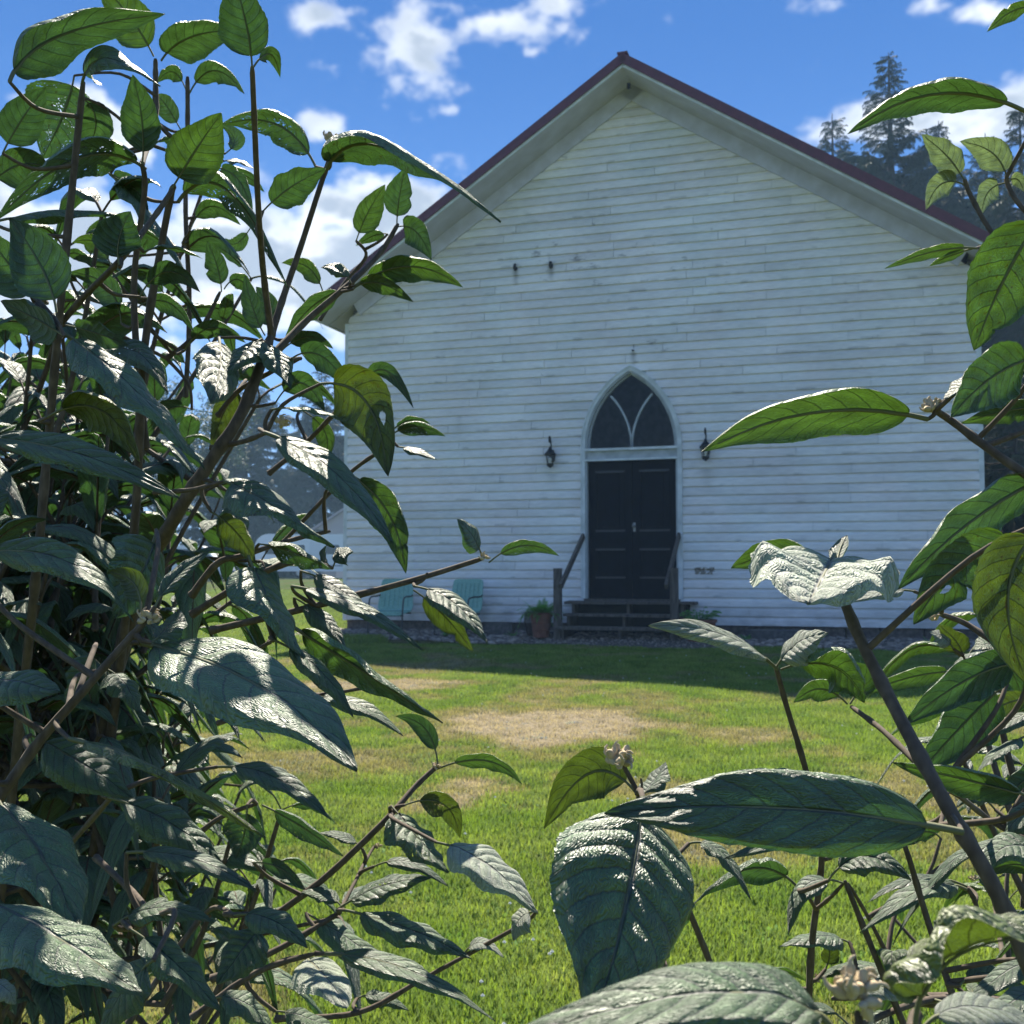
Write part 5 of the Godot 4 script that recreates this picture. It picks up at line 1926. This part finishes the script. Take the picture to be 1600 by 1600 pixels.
func left_stems() -> void:
	stem([-10, 1500, 0.95, 40, 1050, 0.86, 60, 860, 0.82, 78, 660, 0.82, 100, 420, 0.80, 130, 128, 0.80], 14.4, 10.2)
	stem([120, 1500, 1.05, 180, 1100, 0.95, 212, 800, 0.88, 224, 560, 0.86, 262, 330, 0.84, 272, 290, 0.82], 14.4, 9.0)
	stem([228, 700, 0.88, 214, 560, 0.88, 210, 430, 0.88, 226, 300, 0.87, 222, 256, 0.86], 12.0, 7.7)
	stem([80, 524, 0.82, 130, 465, 0.80, 190, 404, 0.76, 240, 340, 0.80, 270, 296, 0.82], 10.8, 7.9)
	stem([82, 530, 0.80, 50, 460, 0.76, 18, 405, 0.74, 0, 380, 0.74], 11.2, 8.6)
	stem([424, 524, 0.90, 412, 430, 0.86, 404, 330, 0.80, 398, 200, 0.75, 394, 104, 0.72], 10.8, 8.6)
	stem([424, 524, 0.90, 444, 460, 0.92, 470, 385, 0.93, 504, 280, 0.93, 518, 240, 0.93], 11.5, 7.2)
	stem([140, 1250, 1.0, 210, 940, 0.92, 275, 806, 0.86, 330, 720, 0.85, 380, 640, 0.86, 424, 524, 0.90], 21.6, 15.6)
	stem([424, 556, 0.90, 480, 500, 0.94, 536, 452, 0.96, 590, 400, 1.0, 622, 350, 1.02], 12.0, 6.9)
	stem([500, 500, 1.04, 540, 440, 1.06, 572, 400, 1.06, 556, 376, 1.05], 6.0, 5.2)
	stem([290, 620, 1.16, 296, 480, 1.16, 290, 330, 1.15, 293, 200, 1.15, 293, 120, 1.15], 7.7, 6.9)
	stem([243, 190, 1.03, 243, 130, 1.02, 243, 92, 1.02], 8.6, 6.9)
	stem([222, 256, 0.90, 243, 190, 1.0, 244, 130, 1.02], 7.7, 6.9)
	stem([260, 560, 1.0, 310, 520, 1.0, 344, 456, 1.0], 8.6, 6.0)
	stem([330, 985, 0.86, 480, 950, 0.84, 640, 908, 0.83, 756, 872, 0.84], 12.0, 7.7)
	stem([650, 912, 0.83, 662, 905, 0.83, 668, 895, 0.83], 6.9, 4.3)
	stem([400, 1450, 0.84, 500, 1378, 0.82, 600, 1284, 0.81, 648, 1230, 0.83, 682, 1198, 0.84], 11.2, 7.7)
	stem([330, 1530, 0.76, 440, 1480, 0.78, 530, 1426, 0.80], 12.0, 7.7)
	stem([530, 1426, 0.80, 580, 1330, 0.88, 590, 1325, 0.88], 6.9, 3.4)
	stem([300, 1590, 0.70, 400, 1520, 0.70, 492, 1490, 0.68], 11.5, 7.9)
	stem([430, 1592, 0.76, 560, 1582, 0.78, 660, 1530, 0.78, 726, 1494, 0.78], 10.3, 6.0)
	stem([-10, 1260, 0.58, 60, 1160, 0.58, 130, 1080, 0.58, 200, 1000, 0.58, 226, 972, 0.58], 18.0, 9.6)
	stem([300, 930, 0.88, 340, 880, 0.86, 380, 868, 0.86, 450, 845, 0.88, 516, 830, 0.9], 12.0, 6.0)
	stem([300, 960, 0.9, 400, 900, 0.88, 470, 876, 0.88, 520, 888, 0.9], 12.0, 6.9)
	stem([420, 740, 0.94, 480, 690, 0.94, 540, 628, 0.9, 566, 606, 0.86], 8.6, 6.0)
	stem([440, 850, 0.98, 540, 745, 0.95, 600, 700, 0.92, 612, 682, 0.9], 6.9, 5.2)
	stem([340, 650, 0.9, 380, 605, 0.9, 470, 560, 0.88], 8.6, 6.0)
	stem([330, 700, 0.86, 380, 690, 0.84, 416, 676, 0.80], 8.6, 6.9)
	stem([240, 770, 0.8, 300, 765, 0.8, 350, 752, 0.78], 7.7, 6.0)
	stem([300, 1090, 0.8, 360, 1040, 0.78, 428, 1000, 0.72], 7.7, 6.0)
	stem([340, 1130, 0.86, 470, 1092, 0.84, 540, 1080, 0.84, 590, 1072, 0.86], 7.7, 4.3)
	stem([280, 1330, 0.86, 340, 1280, 0.84, 400, 1256, 0.82], 8.6, 6.9)
	stem([150, 1340, 0.78, 230, 1420, 0.7, 210, 1450, 0.58], 10.3, 7.7)
	stem([200, 1600, 0.7, 280, 1480, 0.72, 330, 1420, 0.72, 366, 1430, 0.66], 10.3, 6.9)
	stem([100, 1330, 0.84, 170, 1250, 0.72, 170, 1246, 0.68], 8.6, 6.9)
	buds(524, 222, 0.93, 20, 18)
	buds(232, 968, 0.58, 22, 12)
	buds(757, 871, 0.84, 11, 8)
	buds(683, 1198, 0.84, 10, 8)
	buds(590, 1322, 0.88, 7, 6)
	buds(440, 662, 0.86, 14, 10)


func right_leaves() -> void:
	leaf(1450, 655, 1272, 644, 1097, 706, 0.66, 0.64, 80, 146, 0, 0.25, 0, true, 2)
	leaf(1304, 866, 1281.5, 908.5, 1262, 946, 0.58, 0.48, 270, 16, 0, 0.55, 0, true, 3)
	leaf(1296, 890, 1220, 866, 1142, 888, 0.60, 0.66, 60, 150, 0, 0.2, 0, false, 2)
	leaf(1308, 890, 1312, 862, 1324, 836, 0.60, 0.66, 26, 150)
	leaf(1215, 1046, 1128, 992, 1012, 978, 0.66, 0.62, 34, 62, 0, 0.2, -70, true, 3)
	leaf(1211, 1046, 1246, 1006, 1294, 990, 0.66, 0.64, 50, 54, 0, 0.15, 0, true, 3)
	leaf(1220, 1046, 1300, 1040, 1350, 1098, 0.66, 0.64, 46, 112, 0, 0.2, 40, true, 2)
	leaf(1324, 1100, 1282, 1076, 1240, 1098, 0.70, 0.70, 38, 145, 0, 0.25, 0, false, 2)
	leaf(1328, 1100, 1340, 1062, 1300, 1056, 0.70, 0.70, 52, 160, 0, 0.15, 0, false, 2)
	leaf(1502, 1050, 1430, 1056, 1344, 1086, 0.74, 0.74, 32, 145, 0, 0.2, 0, false, 2)
	leaf(1614, 1036, 1522, 1056, 1410, 1134, 0.56, 0.56, 70, 152, 0, 0.2, 0, true, 1)
	leaf(1574, 1066, 1512, 1124, 1436, 1208, 0.60, 0.60, 88, 150, 0, 0.2, 0, true, 1)
	leaf(1624, 1248, 1520, 1220, 1394, 1192, 0.50, 0.52, 46, 138, 0, 0.2, 0, true, 2)
	leaf(1640, 318, 1572, 430, 1522, 548, 0.56, 0.58, 122, 162, 1, 0.12, 0, true, 2)
	leaf(1626, 556, 1552, 588, 1486, 652, 0.62, 0.60, 92, 154, 1, 0.2, 0, true, 0)
	leaf(1640, 640, 1580, 640, 1500, 662, 0.66, 0.66, 40, 150, 0, 0.2, 0, false, 2)
	leaf(1530, 576, 1502, 600, 1474, 624, 0.62, 0.62, 28, 58, 0, 0.2, 0, false, 1)
	leaf(1526, 388, 1460, 392, 1382, 420, 0.78, 0.76, 22, 142, 0, 0.2, 0, false, 2)
	leaf(1522, 388, 1482, 400, 1452, 416, 0.78, 0.78, 14, 142, 0, 0.2, 0, false, 2)
	leaf(1602, 174, 1462, 146, 1324, 210, 0.62, 0.60, 52, 142, 0, 0.25, 0, true, 0)
	leaf(1508, 284, 1480, 244, 1440, 210, 0.86, 0.86, 46, 160, 0, 0.15, 0, true, 3)
	leaf(1574, 284, 1552, 240, 1500, 221, 0.86, 0.86, 50, 160, 0, 0.15, 0, true, 3)
	leaf(1506, 288, 1470, 288, 1447, 328, 0.86, 0.86, 44, 160, 0, 0.2, 0, true, 3)
	leaf(1570, 286, 1544, 300, 1534, 335, 0.86, 0.86, 38, 160, 0, 0.2, 0, false, 3)
	leaf(1574, 284, 1590, 280, 1600, 300, 0.86, 0.86, 24, 150, 0, 0.2, 0, false, 3)
	leaf(1620, 10, 1580, 18, 1542, 50, 0.80, 0.80, 26, 148, 0, 0.2, 0, false, 2)
	leaf(1650, 738, 1520, 812, 1402, 922, 0.64, 0.62, 72, 142, 0, 0.25, 0, true, 0)
	leaf(1606, 826, 1500, 886, 1428, 976, 0.58, 0.58, 90, 155, 3, 0.18, 0, true, 2)
	leaf(1640, 812, 1576, 920, 1606, 1070, 0.48, 0.48, 120, 162, 1, 0.15, 0, true, 4)
	leaf(1506, 1028, 1494, 1002, 1466, 976, 0.80, 0.80, 40, 160, 0, 0.15, 0, false, 4)
	leaf(1490, 1014, 1474, 996, 1452, 988, 0.80, 0.80, 26, 58, 0, 0.2, 0, false, 3)
	leaf(1566, 1016, 1544, 1006, 1520, 1016, 0.78, 0.78, 40, 55, 0, 0.2, 0, false, 0)
	leaf(1624, 1108, 1574, 1128, 1532, 1152, 0.66, 0.66, 28, 50, 0, 0.2, 0, false, 0)
	leaf(1614, 1146, 1562, 1172, 1527, 1207, 0.66, 0.64, 16, 70, 0, 0.2, 0, false, 0)
	leaf(1620, 1090, 1570, 1100, 1530, 1130, 0.68, 0.68, 40, 150, 0, 0.2, 0, false, 4)
	leaf(1428, 924, 1380, 924, 1328, 942, 0.74, 0.74, 22, 58, 0, 0.2, 0, false, 3)
	leaf(1004, 1246, 984, 1385, 926, 1606, 0.465, 0.388, 292, 20, 0, 0.06, 0, true, 1)
	leaf(1504, 1300, 1210, 1262, 944, 1272, 0.40, 0.40, 158, 22, 0, 0.25, 20, true, 1)
	leaf(1002, 1250, 926, 1206, 850, 1296, 0.50, 0.52, 84, 155, 0, 0.1, 0, true, 4)
	leaf(1002, 1244, 1020, 1222, 1040, 1190, 0.50, 0.52, 36, 58, 0, 0.4, 0, false, 1)
	leaf(1428, 1294, 1290, 1298, 1132, 1342, 0.56, 0.54, 34, 64, 0, 0.2, 0, true, 0)
	leaf(1076, 1318, 1128, 1332, 1174, 1408, 0.60, 0.58, 26, 58, 0, 0.2, 0, false, 0)
	leaf(1248, 1388, 1172, 1356, 1080, 1418, 0.66, 0.64, 32, 120, 0, 0.2, -60, true, 0)
	leaf(1318, 1380, 1256, 1386, 1232, 1462, 0.66, 0.64, 38, 50, 0, 0.2, 0, false, 1)
	leaf(1294, 1376, 1352, 1338, 1424, 1376, 0.62, 0.60, 56, 40, 0, 0.25, 0, true, 1)
	leaf(1300, 1340, 1322, 1326, 1350, 1320, 0.70, 0.70, 24, 54)
	leaf(1510, 1390, 1440, 1390, 1344, 1458, 0.66, 0.62, 38, 56, 0, 0.25, 0, true, 0)
	leaf(1512, 1386, 1430, 1372, 1354, 1412, 0.68, 0.66, 20, 64)
	leaf(1332, 1476, 1280, 1462, 1216, 1480, 0.74, 0.72, 22, 70, 0, 0.2, 0, false, 0)
	leaf(1290, 1514, 1296, 1490, 1292, 1464, 0.74, 0.74, 30, 162, 0, 0.15, 0, false, 4)
	leaf(1310, 1624, 1130, 1550, 740, 1650, 0.25, 0.24, 124, 54, 0, 0.2, -20, true, 0)
	leaf(1430, 1604, 1500, 1486, 1700, 1462, 0.27, 0.26, 112, 92, 0, 0.6, 0, true, 4)
	leaf(1440, 1610, 1520, 1572, 1640, 1610, 0.30, 0.30, 70, 53, 0, 0.2, 0, false, 3)
	leaf(1650, 1350, 1580, 1322, 1532, 1368, 0.60, 0.58, 54, 52, 0, 0.2, 0, true, 0)
	leaf(1640, 1380, 1590, 1350, 1536, 1372, 0.64, 0.64, 26, 140, 0, 0.2, 0, false, 2)
	leaf(1470, 1310, 1440, 1300, 1400, 1330, 0.74, 0.74, 24, 140, 2)
	leaf(1500, 1330, 1550, 1330, 1600, 1340, 0.78, 0.78, 22, 140)
	leaf(1555, 1265, 1520, 1240, 1495, 1262, 0.70, 0.70, 30, 54, 0, 0.2, 0, false, 1)
	leaf(1640, 1260, 1600, 1270, 1570, 1310, 0.62, 0.62, 60, 60, 0, 0.2, 0, false, 1)
	leaf(1640, 1200, 1600, 1220, 1560, 1260, 0.72, 0.72, 50, 150, 0, 0.2, 0, false, 1)
	leaf(1620, 1500, 1570, 1520, 1500, 1580, 0.56, 0.54, 40, 50, 0, 0.2, 0, false, 1)
	leaf(1640, 1540, 1590, 1560, 1540, 1600, 0.52, 0.50, 50, 54, 0, 0.2, 0, false, 1)
	leaf(1500, 1540, 1540, 1520, 1600, 1540, 0.6, 0.6, 34, 50, 0, 0.2, 0, false, 0)
	leaf(1300, 1560, 1360, 1540, 1430, 1560, 0.66, 0.66, 40, 55, 0, 0.2, 0, false, 3)
	leaf(1190, 1530, 1220, 1516, 1262, 1534, 0.74, 0.74, 16, 130, 0, 0.2, 0, false, 2)


func right_stems() -> void:
	stem([1640, 1590, 0.42, 1560, 1400, 0.43, 1480, 1260, 0.45, 1400, 1110, 0.49, 1340, 990, 0.53, 1306, 905, 0.58], 26.4, 14.4)
	stem([1262, 1620, 0.74, 1268, 1480, 0.72, 1284, 1330, 0.70, 1262, 1215, 0.68, 1228, 1100, 0.67, 1212, 1040, 0.66], 10.8, 7.9)
	stem([1276, 1420, 0.70, 1300, 1400, 0.68, 1318, 1380, 0.66], 6.9, 5.2)
	stem([1274, 1420, 0.70, 1262, 1400, 0.68, 1246, 1388, 0.66], 6.0, 4.3)
	stem([1660, 780, 0.62, 1560, 712, 0.64, 1490, 660, 0.66, 1462, 642, 0.66], 15.6, 10.2)
	stem([1436, 1196, 0.62, 1380, 1142, 0.66, 1330, 1104, 0.70], 10.3, 7.7)
	stem([1420, 1620, 0.66, 1366, 1490, 0.66, 1320, 1376, 0.66], 11.5, 7.9)
	stem([1420, 1560, 0.74, 1360, 1440, 0.72, 1325, 1380, 0.70], 6.9, 5.2)
	stem([1510, 1620, 0.6, 1450, 1440, 0.62, 1420, 1340, 0.62, 1402, 1290, 0.62], 11.5, 7.2)
	stem([1130, 1560, 0.50, 1092, 1460, 0.49, 1040, 1340, 0.48, 1002, 1250, 0.48, 974, 1196, 0.48], 10.8, 7.9)
	stem([1000, 1244, 0.49, 1003, 1228, 0.49, 1001, 1216, 0.49], 5.2, 3.4)
	stem([1060, 1620, 0.52, 1040, 1520, 0.51, 1010, 1400, 0.50], 7.7, 6.0)
	stem([1640, 1080, 0.74, 1560, 1010, 0.76, 1510, 975, 0.78, 1470, 960, 0.78], 10.3, 8.6)
	stem([1525, 1045, 0.80, 1510, 1034, 0.80, 1505, 1024, 0.80], 4.3, 3.4)
	stem([1556, 372, 0.84, 1536, 342, 0.85, 1514, 300, 0.86, 1507, 280, 0.86], 7.7, 6.9)
	stem([1620, 350, 0.84, 1590, 316, 0.85, 1576, 292, 0.86, 1572, 278, 0.86], 7.7, 6.9)
	stem([1660, 200, 0.62, 1620, 182, 0.62, 1600, 172, 0.62], 10.3, 6.9)
	stem([1640, 430, 0.8, 1570, 385, 0.8, 1524, 388, 0.78], 7.7, 5.2)
	stem([1486, 1270, 0.45, 1496, 1286, 0.43, 1504, 1300, 0.40], 7.7, 6.0)
	stem([1470, 1290, 0.54, 1480, 1240, 0.56, 1492, 1200, 0.58], 7.7, 6.0)
	stem([1640, 1330, 0.66, 1560, 1290, 0.64, 1500, 1245, 0.58, 1470, 1230, 0.56], 9.5, 7.7)
	stem([1340, 1560, 0.72, 1336, 1500, 0.73, 1326, 1470, 0.74], 6.9, 5.2)
	stem([1528, 1440, 0.66, 1524, 1410, 0.66, 1512, 1388, 0.66], 7.7, 6.9)
	stem([1440, 1680, 0.30, 1436, 1620, 0.29, 1432, 1585, 0.28], 15.6, 12.0)
	stem([1350, 1700, 0.26, 1345, 1620, 0.25, 1340, 1580, 0.25], 15.6, 12.0)
	buds(967, 1187, 0.48, 28, 22)
	buds(1338, 1552, 0.25, 44, 20)
	buds(1458, 636, 0.66, 20, 12)
	buds(1460, 966, 0.78, 12, 8)
	buds(1420, 1286, 0.6, 9, 8)
	buds(1280, 1528, 0.74, 10, 8)
	buds(1522, 1374, 0.66, 9, 8)


func make_shrubs() -> void:
	make_leaf_materials()
	shrub = thing("viburnum_shrub", "big leatherleaf shrub on the left with wrinkled leaves on brown upright stems", "shrub", Transform3D(), "leatherleaf shrubs framing the view")
	left_stems()
	left_leaves()
	# the thick of the shrub behind those
	for k in 24:
		thicket(0.85, 1.35, 60.0)
	gather(440, 0.95, 2.0)
	shrub = thing("viburnum_shrub", "leatherleaf shrub on the right with one pale upturned leaf and a large drooping leaf", "shrub", Transform3D(), "leatherleaf shrubs framing the view")
	wood = []
	right_stems()
	right_leaves()
	for k in 16:
		var d := rng.randf_range(0.7, 1.25)
		spray(at(rng.randf_range(1560, 1780), rng.randf_range(1330, 1700), d), Vector3(rng.randf_range(-0.35, 0.5), rng.randf_range(0.0, 0.9), rng.randf_range(-0.5, 0.5)).normalized(), rng.randf_range(0.14, 0.24), 3)


func thicket(near: float, far: float, inset: float) -> void:
	var y := lerpf(650.0, 1660.0, pow(rng.randf(), 0.85))
	if rng.randf() < 0.35:
		y = rng.randf_range(980, 1400)
	var reach := 330.0 + 80.0 * sin((y - 560.0) / 150.0) - inset
	if y < 760.0:
		reach -= (760.0 - y) * 0.9
	if y > 790.0 and y < 960.0:
		reach -= 70.0
	if y > 1120.0 and y < 1400.0:
		reach -= 20.0
	var x := reach - (reach + 160.0) * pow(rng.randf(), 1.1)
	spray(at(x, y, rng.randf_range(near, far)), Vector3(rng.randf_range(-0.7, 0.35), rng.randf_range(-0.1, 0.9), rng.randf_range(-0.5, 0.5)).normalized(), rng.randf_range(0.16, 0.3), 3)


# leaves deeper in, and past the edge of the view, too many to tell apart: two meshes for the lot
func gather(count: int, near: float, far: float) -> void:
	for tint in 2:
		loose = Shape.new()
		loose_rib = Shape.new()
		for k in count / 2:
			thicket(near, far, 90.0)
		var m := loose.mesh(leaf_mats[0][tint])
		loose_rib.mesh(M.stem, m)
		loose = null
		loose_rib = null
		var o := put("foliage", m, shrub)
		o.set_meta("kind", "stuff")
